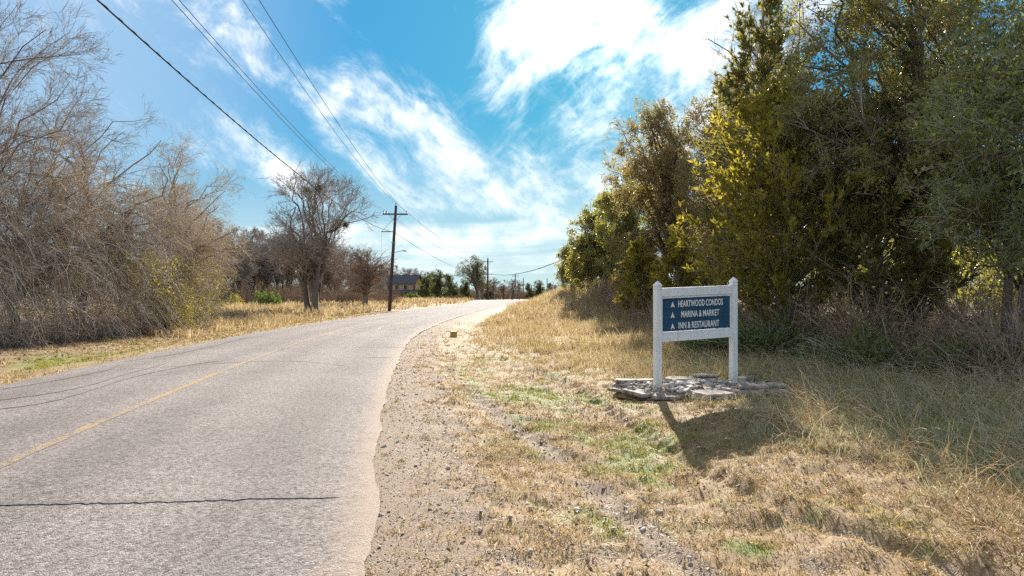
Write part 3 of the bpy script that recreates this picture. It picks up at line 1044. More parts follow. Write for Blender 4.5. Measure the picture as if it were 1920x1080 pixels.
bush('budding_shrub', 'yellow green budding shrub at the edge of the left thicket, left of the dark juniper', 'shrub', -14.7, 29.0, 31, 1.7, 2.2, 'bud', 80, 7, .06, .6)
bush('juniper_shrub', 'small dark green juniper sticking out at the right end of the left thicket', 'shrub', -17.2, 36.2, 32, 1.2, 3.0, 'juniper', 70, 14, .09, .3)
bush('evergreen_shrub', 'dark green low shrub at the foot of the left thicket beside the verge', 'shrub', -15.3, 31.4, 33, 1.3, 1.1, 'juniper', 60, 6, .06, .5)


# ------------------------------------------------------------------ cedars
def cedar(label, x, y, seed, h, r, nbr, nbl, nsp, lean=(0, 0), zmin=.06, leafm='cedar', group='cedars of the right hand wood', spr=.145, dead=.12):
    rg = np.random.default_rng(seed)
    t = thing('cedar_tree', label, 'tree', (x, y, hz(x, y)), 0, group)
    tp, tr = trunk_curve(rg, (0, 0, -.05), (lean[0], lean[1], h), .05 + .02 * h, .012, 12, .015)
    g = Geo()
    add_tubes(g, tp[None], tr[None], 9, 0, rg)
    hf = zmin + (1 - zmin) * rg.random(nbr) ** 1.15
    az_ = rg.uniform(0, 2 * PI, nbr)
    prof = r * np.minimum(1, (1.02 - hf) / .62) ** .85 * np.minimum(1, .62 + hf * 2.2) * rg.uniform(.6, 1.15, nbr)
    K = 7
    P = np.empty((nbr, K, 3))
    P[:, 0] = np.stack([np.interp(hf * h, tp[:, 2], tp[:, c]) for c in range(3)], 1)
    d = norm(np.column_stack([np.cos(az_), np.sin(az_), rg.uniform(.15, .6, nbr) + .5 * hf]))
    for k in range(1, K):
        d = norm(d + rg.normal(size=(nbr, 3)) * .07 + np.array([0, 0, .075]))
        P[:, k] = P[:, k - 1] + d * (prof / (K - 1) * 1.12)[:, None]
    Rb = (.012 + .014 * prof / r)[:, None] * np.linspace(1, .3, K)
    add_tubes(g, P, Rb, 5, 0, rg)
    g.build('trunk', M['bark'], t, smooth_shade=True)
    g = Geo()
    P1, R1 = grow(rg, P, Rb, nbl, .62 * min(1.2, r * .5), (.35, .9), 5, .12, -.12, 0, .3, 1.0, rmin=.004, taper_len=.35)
    P1 = np.concatenate([P1, P[:, 2:]])
    R1 = np.concatenate([R1, Rb[:, 2:]])
    P1[:, :, 2] = np.maximum(P1[:, :, 2], .05)
    add_tubes(g, P1, R1, 3, 0, rg)
    # sprays: short tapering blades fanned about every branchlet
    N = len(P1)
    idx = np.repeat(np.arange(N), nsp)
    n = len(idx)
    f = (rg.random(n) ** .8) * (P1.shape[1] - 1) * .999
    i = f.astype(int)
    fr = (f - i)[:, None]
    b = P1[idx, i] * (1 - fr) + P1[idx, i + 1] * fr
    tang = norm(P1[idx, i + 1] - P1[idx, i])
    tone = rg.random(N)[idx] * .5 + .35 * rg.random(n) + .15
    for q in range(3):
        ax = norm(tang * .9 + rg.normal(size=(n, 3)) * .55 + np.array([0, 0, .25]))
        sd = norm(np.cross(ax, rg.normal(size=(n, 3))))
        L = (spr * rg.uniform(.5, 1.4, n))[:, None]
        W = L * rg.uniform(.13, .24, n)[:, None]
        v = np.empty((n, 4, 3))
        v[:, 0] = b
        v[:, 1] = b + ax * L * .5 + sd * W
        v[:, 2] = b + ax * L
        v[:, 3] = b + ax * L * .5 - sd * W
        g.add(v.reshape(-1, 3), np.arange(n * 4).reshape(n, 4), 1, np.clip(tone + .1 * rg.normal(size=n), 0, 1))
    g.build('crown', [M['twig_grey'], M[leafm]], t)
    return t


cedar('large yellow green cedar behind the sign, the broadest of the cedars', 6.9, 17.2, 41, 6.2, 2.95, 190, 11, 6)
cedar('tall narrow cedar rising behind the large cedar to the top of the picture', 7.1, 19.8, 42, 10.4, 2.1, 130, 8, 6, lean=(.2, 0), leafm='cedar_olive')
cedar('small cedar at the edge of the grass, left of the sign', 5.6, 30.0, 43, 3.4, 1.15, 80, 8, 7, spr=.12)
cedar('knee-high rounded cedar right behind the left sign post', 6.2, 25.5, 44, 3.2, 1.2, 80, 8, 7, spr=.12)
cedar('olive cedar in the shade between the large cedar and the oaks at the right', 8.2, 15.2, 45, 4.2, 1.9, 90, 8, 6, leafm='cedar_olive')

# ------------------------------------------------------------------ right hand oaks
OKD = [(6, 1.7, (.35, 1.0), 4, .18, .02, 3), (5, .9, (.35, 1.1), 2, .22, .03, 3), (4, .45, (.4, 1.1), 2, .25, .02, 0)]
OKT = [(7, 1.7, (.35, 1.0), 6, .18, .02, 4), (6, .85, (.35, 1.1), 3, .22, .03, 3), (4, .4, (.4, 1.1), 2, .25, .02, 3)]
OK = [(8, 1.7, (.35, 1.0), 6, .18, .02, 4), (7, .8, (.35, 1.1), 3, .22, .03, 3), (4, .40, (.4, 1.1), 2, .25, .02, 3)]
G = 'oaks of the right hand wood'


def oak(label, x, y, seed, trunks, envs, nl, leaf, mats=('twig_grey', 'oak'), lv=OK, name='oak_tree', group=G, tm='bark_dark'):
    E = [(a - x, b - y, c, d_, e, f) for a, b, c, d_, e, f in envs]
    return make_tree(name, label, 'tree', (x, y, hz(x, y)), seed, trunks, E, nl, lv, mats, tm, leaf, group)


LF = lambda per, size=.055, frac=1.0: [(per, size, .5, 1, .05, .1, frac)]
oak('large live oak filling the upper right corner, its crown full of small sky gaps', 9.0, 15.2, 51, [((0, 0, 0), (-.2, -.3, 6.5), .2, .07), ((.6, .4, 0), (.9, 0, 6), .15, .05)],
    [(9.0, 14.4, 6.6, 3.2, 2.3, 4.6), (7.6, 15.4, 6.6, 2.1, 1.9, 4.2)], 54, LF(9, .08), lv=OKT)
oak('glossy green evergreen oak at the right picture edge, nearest of the wood', 8.9, 12.2, 52, [((0, 0, 0), (-.3, -.2, 3.0), .11, .04), ((.2, .3, 0), (.8, .2, 3.4), .09, .03)],
    [(8.5, 11.6, 3.5, 1.9, 1.5, 2.2), (9.4, 12.6, 5.2, 1.6, 1.4, 2.0)], 32, LF(6, .09), ('twig_grey', 'holly'), OKT)
oak('half bare brownish oak, the tallest behind the grass left of the cedars', 7.8, 34.2, 53, [((0, 0, 0), (-.3, -.3, 8.0), .24, .07), ((.4, .3, 0), (1.0, .4, 7.2), .16, .05)],
    [(7.4, 33.6, 6.4, 3.2, 2.8, 4.5), (7.0, 33.0, 2.8, 2.6, 2.2, 2.6)], 42, LF(5, .11), ('twig_red', 'oak_brown'))
oak('thin brownish oak between the half bare oak and the large cedar', 9.4, 28.6, 54, [((0, 0, 0), (-.2, -.3, 7.6), .2, .06)],
    [(9.0, 28.2, 6.0, 3.0, 2.6, 4.8), (8.4, 27.6, 2.6, 2.4, 2.0, 2.4)], 38, LF(5, .11), ('twig_red', 'oak_brown'))
oak('round dark green oak at the far left end of the right hand wood', 6.6, 48.5, 55, [((0, 0, 0), (-.1, -.3, 5.0), .16, .05)],
    [(6.2, 48, 3.8, 2.2, 2.3, 3.3), (5.6, 47.4, 1.6, 2.0, 1.8, 1.7)], 26, LF(7, .14))
oak('small oak bush on the far grass bank, lowest of the right hand oaks', 4.9, 56, 56, [((0, 0, 0), (0, 0, 2.4), .09, .03)],
    [(4.7, 55.6, 1.9, 1.3, 1.4, 1.9)], 16, LF(8, .11))
oak('dark green oak behind the small cedar at the grass edge', 7.2, 41, 57, [((0, 0, 0), (-.1, -.3, 5.6), .18, .05)],
    [(6.9, 40.5, 4.2, 2.2, 2.3, 4.0)], 24, LF(7, .12))
oak('bare topped oak rising over the cedars against the sky', 9.8, 24.6, 58, [((0, 0, 0), (-.3, -.3, 9.5), .2, .06)],
    [(9.0, 24.2, 8.4, 2.8, 2.4, 4.6)], 26, LF(2, .075, .3), ('twig_grey', 'oak_brown'))
for k, (x, y, hh, rr) in enumerate([(14.5, 30, 3.6, 3.4), (13.5, 37, 5.0, 3.2), (12.2, 42, 5.8, 3.4), (18.5, 20, 3.2, 3.4), (21, 28, 4.2, 4.0), (18, 38, 5.4, 3.8), (12.5, 50, 6, 3.4)]):
    oak(['oak deep in the wood behind the large cedar', 'oak deep in the wood behind the thin brownish oak', 'oak deep in the wood behind the half bare oak',
         'oak deep in the wood at the right picture edge', 'oak farthest back in the wood behind the sky gaps', 'oak farthest back behind the brownish oaks',
         'oak deep in the wood behind the dark green round oak'][k], x, y, 60 + k, [((0, 0, 0), (-.2, -.2, hh), .2, .06)],
        [(x, y, hh - .4, rr, rr, min(4.4, hh - .3))], 22, LF(4, .12, .7), ('twig_grey', 'oak_brown' if k % 2 else 'oak'), OKD)

for k, (x, y, hh, rr) in enumerate([(13.0, 16.0, 3.0, 2.4), (15.5, 20.5, 3.4, 2.6), (12.6, 21.5, 3.6, 2.2), (18.5, 17.0, 3.4, 2.8), (12.0, 12.2, 2.6, 2.0)]):
    oak(['low leafy oak thicket between the trunks of the large live oak', 'low leafy oak thicket well behind the large live oak', 'low leafy oak thicket behind the olive cedar',
         'low leafy oak thicket farthest back at the right picture edge', 'low leafy oak thicket behind the glossy evergreen oak'][k], x, y, 170 + k, [((0, 0, 0), (-.1, -.1, hh * .7), .08, .03)],
        [(x, y, hh * .5, rr, rr, hh * .52)], 20, LF(5, .10), ('twig_red', 'oak_brown' if k % 2 else 'oak'), OKD, group='low oak thickets inside the wood')

# tangled undergrowth filling the wood below the crowns
rng = np.random.default_rng(68)
g = Geo()
n = 3400
y = 10.5 + 42 * rng.random(n) ** 1.5
dr0 = 8.9 + np.abs(rng.normal(size=n)) * 3.2
kx = np.interp(y, CL[:, 1], CL[:, 0])
x = kx + HW + dr0 * 1.03 - .2
x = np.where(y < 20, x + .5, x)
P = np.empty((n, 4, 3))
P[:, 0] = np.column_stack([x, y, height(x, y)])
d = norm(np.column_stack([rng.normal(size=(n, 2)) * .6, np.ones(n)]))
L = rng.uniform(.5, 1.9, n)
for k in range(1, 4):
    d = norm(d + rng.normal(size=(n, 3)) * .42)
    P[:, k] = P[:, k - 1] + d * (L / 3)[:, None]
rb = (.004 + .00025 * y)[:, None] * np.linspace(1.3, .6, 4)
add_tubes(g, P, rb, 3, 0, rng)
P2, R2 = grow(rng, P, rb, 4, .6, (.4, 1.3), 2, .3, .05, rmin=.0042)
add_tubes(g, P2, R2, 3, 0, rng)
sel = rng.random(len(P2)) < .35
leaves(g, rng, P2[sel], 3, .065, .5, 1, .06)
g.build('undergrowth', [M['twig_red'], M['oak_brown']], kind='stuff', label='brown tangled undergrowth inside the right hand wood')

G2 = 'low green shrubs under the wood'
bush('low_shrub', 'low green juniper shrub in the shade right of the sign', 'shrub', 6.1, 16.0, 71, 1.7, 1.0, 'juniper', 90, 10, .08, .3, 'twig_grey', G2)
bush('low_shrub', 'low green shrub at the wood edge below the glossy evergreen oak', 'shrub', 7.0, 13.2, 72, 1.7, .85, 'juniper', 90, 9, .07, .35, 'twig_grey', G2)
bush('low_shrub', 'low green shrub behind the stone base of the sign', 'shrub', 5.3, 17.2, 73, 1.4, .9, 'juniper', 75, 9, .08, .3, 'twig_grey', G2)
bush('low_shrub', 'low green shrub nearest the right picture edge', 'shrub', 7.9, 11.6, 74, 1.3, .7, 'juniper', 75, 8, .06, .35, 'twig_grey', G2)
bush('low_shrub', 'low dark green shrub against the left sign post, far behind it', 'shrub', 6.6, 21.5, 75, 1.2, .9, 'juniper', 55, 9, .09, .3, 'twig_grey', G2)
G3 = 'leafless shrubs under the wood'
bush('bare_shrub', 'pale leafless shrub at the right picture edge under the evergreen oak', 'shrub', 8.3, 11.2, 76, 1.0, 1.3, 'bud', 60, 0, 0, 0, 'twig_grey', G3)
bush('bare_shrub', 'leafless brown shrub under the olive cedar', 'shrub', 7.4, 14.4, 77, 1.3, 1.7, 'bud', 90, 0, 0, 0, 'twig_red', G3)
bush('bare_shrub', 'leafless brown shrub under the large cedar', 'shrub', 6.6, 16.4, 78, 1.3, 1.6, 'bud', 80, 0, 0, 0, 'twig_red', G3)
bush('bare_shrub', 'leafless brown shrub at the end of the golden grass, below the round dark oak', 'shrub', 6.0, 43.5, 79, 1.6, 1.5, 'bud', 80, 0, 0, 0, 'twig_red', G3)
bush('bare_shrub', 'leafless grey shrub right of the small cedar at the grass edge', 'shrub', 6.3, 33.5, 80, 1.4, 1.6, 'bud', 80, 0, 0, 0, 'twig_red', G3)
bush('bare_shrub', 'leafless brown shrub in the deep shade between the oak trunks', 'shrub', 9.4, 13.8, 81, 1.4, 1.8, 'bud', 80, 0, 0, 0, 'twig_red', G3)

# ------------------------------------------------------------------ the lone tree and the small tree left of the road
t_lone = make_tree('bare_tree', 'lone spreading bare tree with three stems beside the road, left of the pole', 'tree', (-15.8, 54.0, hz(-15.8, 54)), 91,
                   [((-.36, 0, -.1), (-.75, .2, 4.6), .27, .16), ((.20, -.1, -.1), (.3, 0, 5.4), .31, .17), ((.0, .35, -.1), (.9, .3, 4.4), .22, .13)],
                   [(-.1, 0, 7.2, 5.3, 4.4, 4.1), (1.0, 0, 5.6, 5.3, 3.6, 1.9)], 40,
                   [(8, 2.9, (.3, .8), 7, .12, -.05, 4), (8, 1.45, (.3, .9), 4, .15, -.03, 3), (5, .8, (.3, .9), 2, .2, -.02, 3)], ['twig_grey'], 'bark_dark', wander=.08, rmin=.0105, inner=.5,
                   hfrac=(.25, .6), shell=.8, limb_S=7)
# pads of mistletoe in its top
for k, (dx, dz, rr) in enumerate([(-.4, 9.6, .40), (.55, 9.8, .42), (2.7, 6.9, .27)]):
    rg = np.random.default_rng(95 + k)
    g = Geo()
    nn = 120
    P = np.empty((nn, 2, 3))
    P[:, 0] = np.array([dx, -.2, dz]) + rg.normal(size=(nn, 3)) * rr * .25
    P[:, 1] = P[:, 0] + norm(rg.normal(size=(nn, 3)) * np.array([1, 1, .7])) * rr * rg.uniform(.3, 1, nn)[:, None]
    add_tubes(g, P, np.full((nn, 2), .010), 3, 0, rg)
    leaves(g, rg, P, 2, .11, .45, 1, .08, t0=.2)
    g.build('mistletoe_foliage', [M['bark_dark'], M['far_green']], t_lone)
make_tree('bare_tree', 'small bare tree with one short trunk between the lone tree and the pole', 'tree', (-16.2, 76.0, hz(-16.2, 76)), 92,
          [((0, 0, -.1), (.2, 0, 3.6), .38, .13)],
          [(-.3, 0, 4.6, 3.7, 3.2, 3.0), (-.6, 0, 3.0, 3.4, 3.0, 1.6)], 30, [(7, 2.0, (.3, .9), 6, .16, .0, 4), (6, 1.0, (.3, .95), 4, .2, .0, 3), (4, .55, (.3, .9), 2, .2, 0, 3)], ['twig_red'], 'bark_dark', arch=.1, rmin=.013)

# ------------------------------------------------------------------ background trees
GB = 'bare trees of the far wood behind the lone tree'
protos = []
for k in range(3):
    protos.append(make_tree('bare_tree', '', 'tree', (0, 0, 0), 101 + k, [((0, 0, -.2), (.2, 0, 7.0), .17, .05)] + ([((.3, .2, -.2), (1.0, .3, 6.0), .12, .04)] if k else []),
                            [(0, 0, 6.4, 2.3, 2.3, 3.9)], 18, [(8, 1.8, (.25, .7), 5, .13, -.05, 3), (7, .95, (.25, .8), 3, .18, -.04, 3), (4, .5, (.3, .8), 2, .2, 0, 3)],
                            ['twig_grey' if k != 1 else 'twig_red'], 'bark_dark', rmin=.016))
bush_p = bush('bare_shrub', '', 'shrub', 0, 0, 110, 2.0, 2.6, 'bud', 90, 0, 0, 0, 'twig_red')
spots = [(-36, 74, 1.0), (-37, 80, 1.02), (-38.5, 88, 1.05), (-37.6, 92, .98), (-33.9, 85, 1.0), (-36.4, 95, 1.08), (-32, 88, .95), (-31.5, 95, 1.0), (-32.8, 101, 1.0),
         (-29.3, 96, .9), (-29.5, 106, .95), (-28.4, 112, .95), (-25, 108, .8), (-25, 118, .85), (-34.5, 76, .9), (-31, 80, .82), (-40, 84, 1.1), (-42, 96, 1.2), (-35.4, 81, .9), (-33, 90.5, 1.0), (-30.4, 88, .86), (-27.2, 92, .8), (-26.4, 99, .85), (-23.2, 104, .72), (-22.6, 112, .76), (-37.6, 99, 1.12), (-35, 104, 1.1), (-27, 104, .9), (-39, 76, 1.0), (-43, 88, 1.2), (-45, 78, 1.2), (-30, 116, 1.0), (-33, 112, 1.05), (-29, 128, .95)]
rng = np.random.default_rng(7)
first = [True, True, True]
for i, (x, y, s_) in enumerate(spots):
    k = i % 3
    lab = 'slender bare tree in the far wood behind the lone tree'
    loc, rz = (x, y, hz(x, y)), rng.uniform(0, 6.28)
    if first[k]:
        first[k] = False
        o = protos[k]
        o.location, o.rotation_euler, o.scale, o['label'], o['group'] = loc, (0, 0, rz), (s_, s_, s_), lab, GB
    else:
        copy_thing(protos[k], loc, rz, s_, lab, GB)
GH = 'bare trees behind the house'
copy_thing(protos[0], (-29.3, 150, hz(-29.3, 150)), 1.0, (.85, .85, .62), 'small bare tree in front of the left half of the tan house', GH)
for i, (x, y, s_) in enumerate([(-62, 246, 1.25), (-57, 250, 1.3), (-52, 244, 1.3), (-47.5, 256, 1.35), (-43, 250, 1.3), (-38.5, 246, 1.2), (-35, 255, 1.2), (-31, 250, 1.05), (-67, 255, 1.3), (-27.5, 246, .95)]):
    copy_thing(protos[i % 3], (x, y, hz(x, y)), rng.uniform(0, 6.28), (s_ * 1.35, s_ * 1.35, s_), 'far bare tree standing behind the tan house', GH)
GF = 'far bare trees where the road bends away'
for i, (x, y, s_) in enumerate([(-5.4, 205, .7), (-2.8, 215, .66), (0, 212, .68), (2.4, 222, .66), (-8.2, 196, .7), (10.5, 170, .42)]):
    copy_thing(protos[i % 3], (x, y, hz(x, y)), rng.uniform(0, 6.28), (s_ * 1.3, s_ * 1.3, s_), 'small far bare tree beyond the bend of the road', GF)
GS = 'reddish brown brush under the far wood'
fs = True
for i in range(30):
    x = -18.5 - i * .75 + rng.normal() * .6 if i < 18 else -30 + (i - 18) * 1.25
    y = 68 + rng.uniform(-2, 14) if i < 18 else 90 + rng.uniform(0, 14)
    if i < 18:
        x = -37 + i * 1.0 + rng.normal() * .3
        y = 70 + i * 1.1 + rng.uniform(-2, 3)
    s_ = rng.uniform(.8, 1.35)
    lab = 'reddish brown leafless brush below the far bare wood'
    if fs:
        fs = False
        bush_p.location, bush_p.scale, bush_p['label'], bush_p['group'] = (x, y, hz(x, y)), (s_, s_, s_), lab, GS
    else:
        copy_thing(bush_p, (x, y, hz(x, y)), rng.uniform(0, 6.28), s_, lab, GS)
LVF = [(7, 1.6, (.35, 1.0), 5, .2, 0, 3), (6, .8, (.35, 1.1), 3, .25, 0, 3)]
ev = []
for k in range(2):
    ev.append(make_tree('evergreen_tree', '', 'tree', (0, 0, 0), 121 + k, [((0, 0, -.2), (0, 0, 5.5), .16, .05)],
                        [(0, 0, 4.4, 3.0, 3.0, 3.6), (1.0 if k else -1.0, 0, 2.4, 2.6, 2.6, 2.2)], 24, LVF, ('twig_grey', 'far_green'), 'bark_dark',
                        [(9, .24, .6, 1, .12, 0, 1.0)]))
evs = [(-25.5, 206, 1.0, 'far evergreen tree just right of the tan house'), (-21.8, 200, 1.12, 'tall dark far evergreen between the house and the second pole'),
       (-17.6, 192, .95, 'far evergreen left of the oak by the second pole'), (-11.3, 164, .62, 'short round evergreen at the foot of the oak by the second pole'),
       (6.4, 258, .78, 'far evergreen right of the third pole at the end of the road'), (10.4, 264, .92, 'tallest far evergreen at the end of the road'),
       (14.6, 262, .8, 'far evergreen partly hidden by the grass bank'), (-28.5, 222, .95, 'far evergreen behind the right gable of the house'), (18.5, 250, .7, 'far evergreen above the top of the grass bank'),
       (-8.0, 235, .85, 'far evergreen behind the second pole')]
for i, (x, y, s_, lab) in enumerate(evs):
    k = i % 2
    if i < 2:
        o = ev[k]
        o.location, o.scale, o['label'], o['group'] = (x, y, hz(x, y)), (s_ * 1.1, s_ * 1.1, s_), lab, 'far evergreen trees along the bend'
    else:
        copy_thing(ev[k], (x, y, hz(x, y)), rng.uniform(0, 6.28), (s_ * 1.1, s_ * 1.1, s_), lab, 'far evergreen trees along the bend')
oak('dark stemmed spreading oak beside the second pole, far down the road', -8.2, 164, 131, [((0, 0, -.2), (-.2, 0, 7.0), .55, .16), ((.2, .3, 0), (-2.2, .2, 7.4), .34, .12)],
    [(-10.0, 164, 7.2, 4.4, 3.4, 3.6), (-6.6, 164, 5.0, 2.6, 2.4, 2.2)], 30, [(3, .22, .6, 1, .12, 0, .5)], ('twig_grey', 'far_green'),
    [(7, 2.2, (.3, .9), 5, .16, -.02, 4), (7, 1.1, (.3, .9), 3, .2, 0, 3), (3, .7, (.3, .9), 2, .2, 0, 3)], group='big trees down the road')
# the woods go on beyond: distant trees closing the horizon on both sides
GD = 'distant trees closing the horizon'
rng = np.random.default_rng(77)
far_spots = []
for i in range(34):
    a_ = R(-52 + i * .95)
    far_spots.append((a_, rng.uniform(140, 230), i % 3 != 0))
for i in range(26):
    far_spots.append((R(6.5 + i * 1.9), rng.uniform(150, 260) if i < 5 else rng.uniform(60, 130), i % 3 == 0))
for a_, dd, bare in far_spots:
    x, y = math.sin(a_) * dd, math.cos(a_) * dd
    s_ = rng.uniform(.95, 1.35)
    src = protos[int(rng.integers(3))] if bare else ev[int(rng.integers(2))]
    copy_thing(src, (x, y, hz(x, y)), rng.uniform(0, 6.28), (s_ * 1.35, s_ * 1.35, s_),
               'distant bare tree on the horizon behind the nearer woods' if bare else 'distant evergreen tree on the horizon behind the nearer woods', GD)
bush('green_bush', 'bright green round bush in front of the tan house', 'shrub', -25.9, 178, 140, 1.9, 1.9, 'juniper', 70, 10, .25, .6)
bush('green_bush', 'bushy evergreen shrub at the foot of the far wood, left of the lone tree', 'shrub', -23.6, 66, 141, 1.4, 1.9, 'juniper', 60, 9, .14, .5)
bush('green_bush', 'small yellowish bush left of the evergreen shrub in the far wood', 'shrub', -28.0, 69, 142, 1.1, 1.7, 'bud', 60, 3, .12, .5)

# a far band of leafless scrub and saplings in which nothing can be told apart
rng = np.random.default_rng(79)
g = Geo()
line = catmull([(-105, 70), (-62, 88), (-41, 92), (-36, 110), (-40, 150), (-62, 232), (-46, 250), (-30, 240), (-14, 226), (0, 252), (14, 280), (36, 300), (80, 300)], 16)
n = 4800
k = rng.uniform(0, len(line) - 1.01, n)
i = k.astype(int)
f = (k - i)[:, None]
q = line[i] * (1 - f) + line[i + 1] * f
q = q + norm(q) * (rng.random(n) ** 1.3 * 22)[:, None] + rng.normal(size=(n, 2)) * 1.0
dist = np.hypot(q[:, 0], q[:, 1])
hmax = (3.2 + 3.4 * fbm(q[:, 0], q[:, 1], .08, 12)) * (1 - .35 * smooth(q[:, 0], -12, 8))
P = np.empty((n, 4, 3))
P[:, 0] = np.column_stack([q, height(q[:, 0], q[:, 1]) - .1])
d = norm(np.column_stack([rng.normal(size=(n, 2)) * .35, np.ones(n)]))
L = hmax * rng.uniform(.4, 1.0, n)
for k in range(1, 4):
    d = norm(d + rng.normal(size=(n, 3)) * .18 + np.array([0, 0, .05]))
    P[:, k] = P[:, k - 1] + d * (L / 3)[:, None]
rb = (dist * .00030)[:, None] * np.linspace(1.2, .6, 4)
add_tubes(g, P, rb, 3, 0, rng)
P2, R2 = grow(rng, P, rb, 5, 1.6, (.3, 1.0), 2, .25, -.05, rmin=.013)
R2 = np.maximum(R2, np.hypot(P2[:, :1, 0], P2[:, :1, 1]) * .00016)
add_tubes(g, P2, R2, 3, 0, rng)
sel = rng.random(len(P2)) < .10
leaves(g, rng, P2[sel], 4, .28, .6, 1, .15)
g.build('far_scrub', [M['twig_red'], M['far_green']], kind='stuff', label='far band of leafless scrub closing the fields on the horizon')

# ------------------------------------------------------------------ grasses
def blades(g, rng, x, y, hh, wd, lean, grn, mat_i=0, bend=.5, z=None, segs=2, wind=(.25, -.1)):
    n = len(x)
    if z is None:
        z = height(x, y)
    a = rng.uniform(0, 2 * PI, n)
    d = np.stack([np.cos(a) * lean + wind[0] * lean, np.sin(a) * lean + wind[1] * lean, np.ones(n)], 1)
    d = norm(d)
    s = np.stack([-np.sin(a + rng.normal(size=n) * .9), np.cos(a + rng.normal(size=n) * .9), np.zeros(n)], 1)
    base = np.stack([x, y, z - .008], 1)
    hv = hh[:, None]
    P1 = base + d * hv * .55
    d2 = norm(d + np.stack([d[:, 0], d[:, 1], -np.abs(rng.normal(size=n)) * bend - .1], 1) * np.array([1.2, 1.2, 1.0]))
    P2 = P1 + d2 * hv * .5
    wv = wd[:, None] * .5
    v = np.empty((n, 5, 3))
    v[:, 0] = base - s * wv
    v[:, 1] = base + s * wv
    v[:, 2] = P1 + s * wv * .8
    v[:, 3] = P1 - s * wv * .8
    v[:, 4] = P2
    k = np.arange(n)[:, None] * 5
    r = rng.random(n)
    g.add(v.reshape(-1, 3), k + np.array([0, 1, 2, 3]), mat_i, r, grn)
    g.add(np.zeros((0, 3)), (k + np.array([3, 2, 4])) - 5 * n, mat_i, r, grn)


def scatter(rng, n, x0, x1, y0, y1, ypow=1.0, clump=0, sig=.05):
    m = n if not clump else max(1, n // clump)
    x = rng.uniform(x0, x1, m)
    y = y0 + (y1 - y0) * rng.random(m) ** ypow
    if clump:
        sg = sig * rng.uniform(.5, 1.6, m)
        x = np.repeat(x, clump) + rng.normal(size=m * clump) * np.repeat(sg, clump)
        y = np.repeat(y, clump) + rng.normal(size=m * clump) * np.repeat(sg, clump)
    return x, y


rng = np.random.default_rng(200)
g = Geo()
# short turf of the right verge
for (n, x0, x1, y0, y1, yp, clump, h0, w0) in [(120000, -.9, 5.2, 3.0, 9.0, 1.1, 16, .058, .0050), (90000, -2.6, 8.0, 8.5, 18.0, 1.1, 14, .068, .0080), (26000, -4.5, 8.5, 17.5, 40, 1.3, 10, .08, .020)]:
    x, y = scatter(rng, n, x0, x1, y0, y1, yp, clump, .05)
    s = road_side(x, y)
    dm = dirt_mask(x, y, s)
    dr = s - HW
    dens = (1 - .86 * smooth(dm, .15, .85)) * (dr > .12) * (.5 + .5 * smooth(fbm(x, y, 1.7, 61), .3, .5)) * (1 - .7 * smooth(dr, 4.6, 5.6) * (y < 16))
    keep = rng.random(len(x)) < dens
    x, y, s = x[keep], y[keep], s[keep]
    gm = green_mask(x, y, s)
    dr = s - HW
    hh = h0 * rng.uniform(.5, 1.6, len(x)) * (.65 + .8 * fbm(x, y, 1.1, 66)) * (1 + .5 * smooth(dr, 4, 6))
    grn = np.clip(gm * 1.1 + rng.normal(size=len(x)) * .18, 0, 1) * (rng.random(len(x)) < .25 + .75 * gm)
    grn = np.maximum(grn, (rng.random(len(x)) < .05 + .18 * smooth(fbm(x, y, 3.1, 67), .45, .65)) * rng.uniform(.5, 1, len(x)))
    blades(g, rng, x, y, hh, w0 * rng.uniform(.6, 1.3, len(x)), rng.uniform(.4, 1.8, len(x)), grn)
# scruffy dead tufts on the bare shoulder, along the asphalt and beside the ruts
x, y = scatter(rng, 15000, -3.2, 2.8, 3.0, 22, 1.3, 38, .04)
s = road_side(x, y)
keep = (s - HW > -.04) & (s - HW < 3.6) & (fbm(x, y, .9, 88) > .38)
x, y = x[keep], y[keep]
o_ = g.n
blades(g, rng, x, y, .055 * rng.uniform(.4, 1.5, len(x)), .005 * rng.uniform(.6, 1.3, len(x)) * (1 + y / 14), rng.uniform(.5, 2.0, len(x)), (rng.random(len(x)) < .2) * .8)
# left verge
for (n, x0, x1, y0, y1, clump, h0, w0) in [(26000, -15, -7.6, 8, 24, 10, .08, .013), (26000, -16, -9.5, 23, 60, 8, .10, .026)]:
    x, y = scatter(rng, n, x0, x1, y0, y1, 1.1, clump, .06)
    s = road_side(x, y)
    dl = -s - HW
    keep = (dl > .05) & (dl < 4.6)
    x, y, s = x[keep], y[keep], s[keep]
    gm = green_mask(x, y, s)
    grn = np.clip(gm * 1.2 + rng.normal(size=len(x)) * .15, 0, 1)
    blades(g, rng, x, y, h0 * rng.uniform(.5, 1.6, len(x)), w0 * rng.uniform(.6, 1.3, len(x)), rng.uniform(.3, 1.3, len(x)), grn)
g.build('short_grass', M['turf'], kind='stuff', label='short dry and green turf on both road verges')

g = Geo()
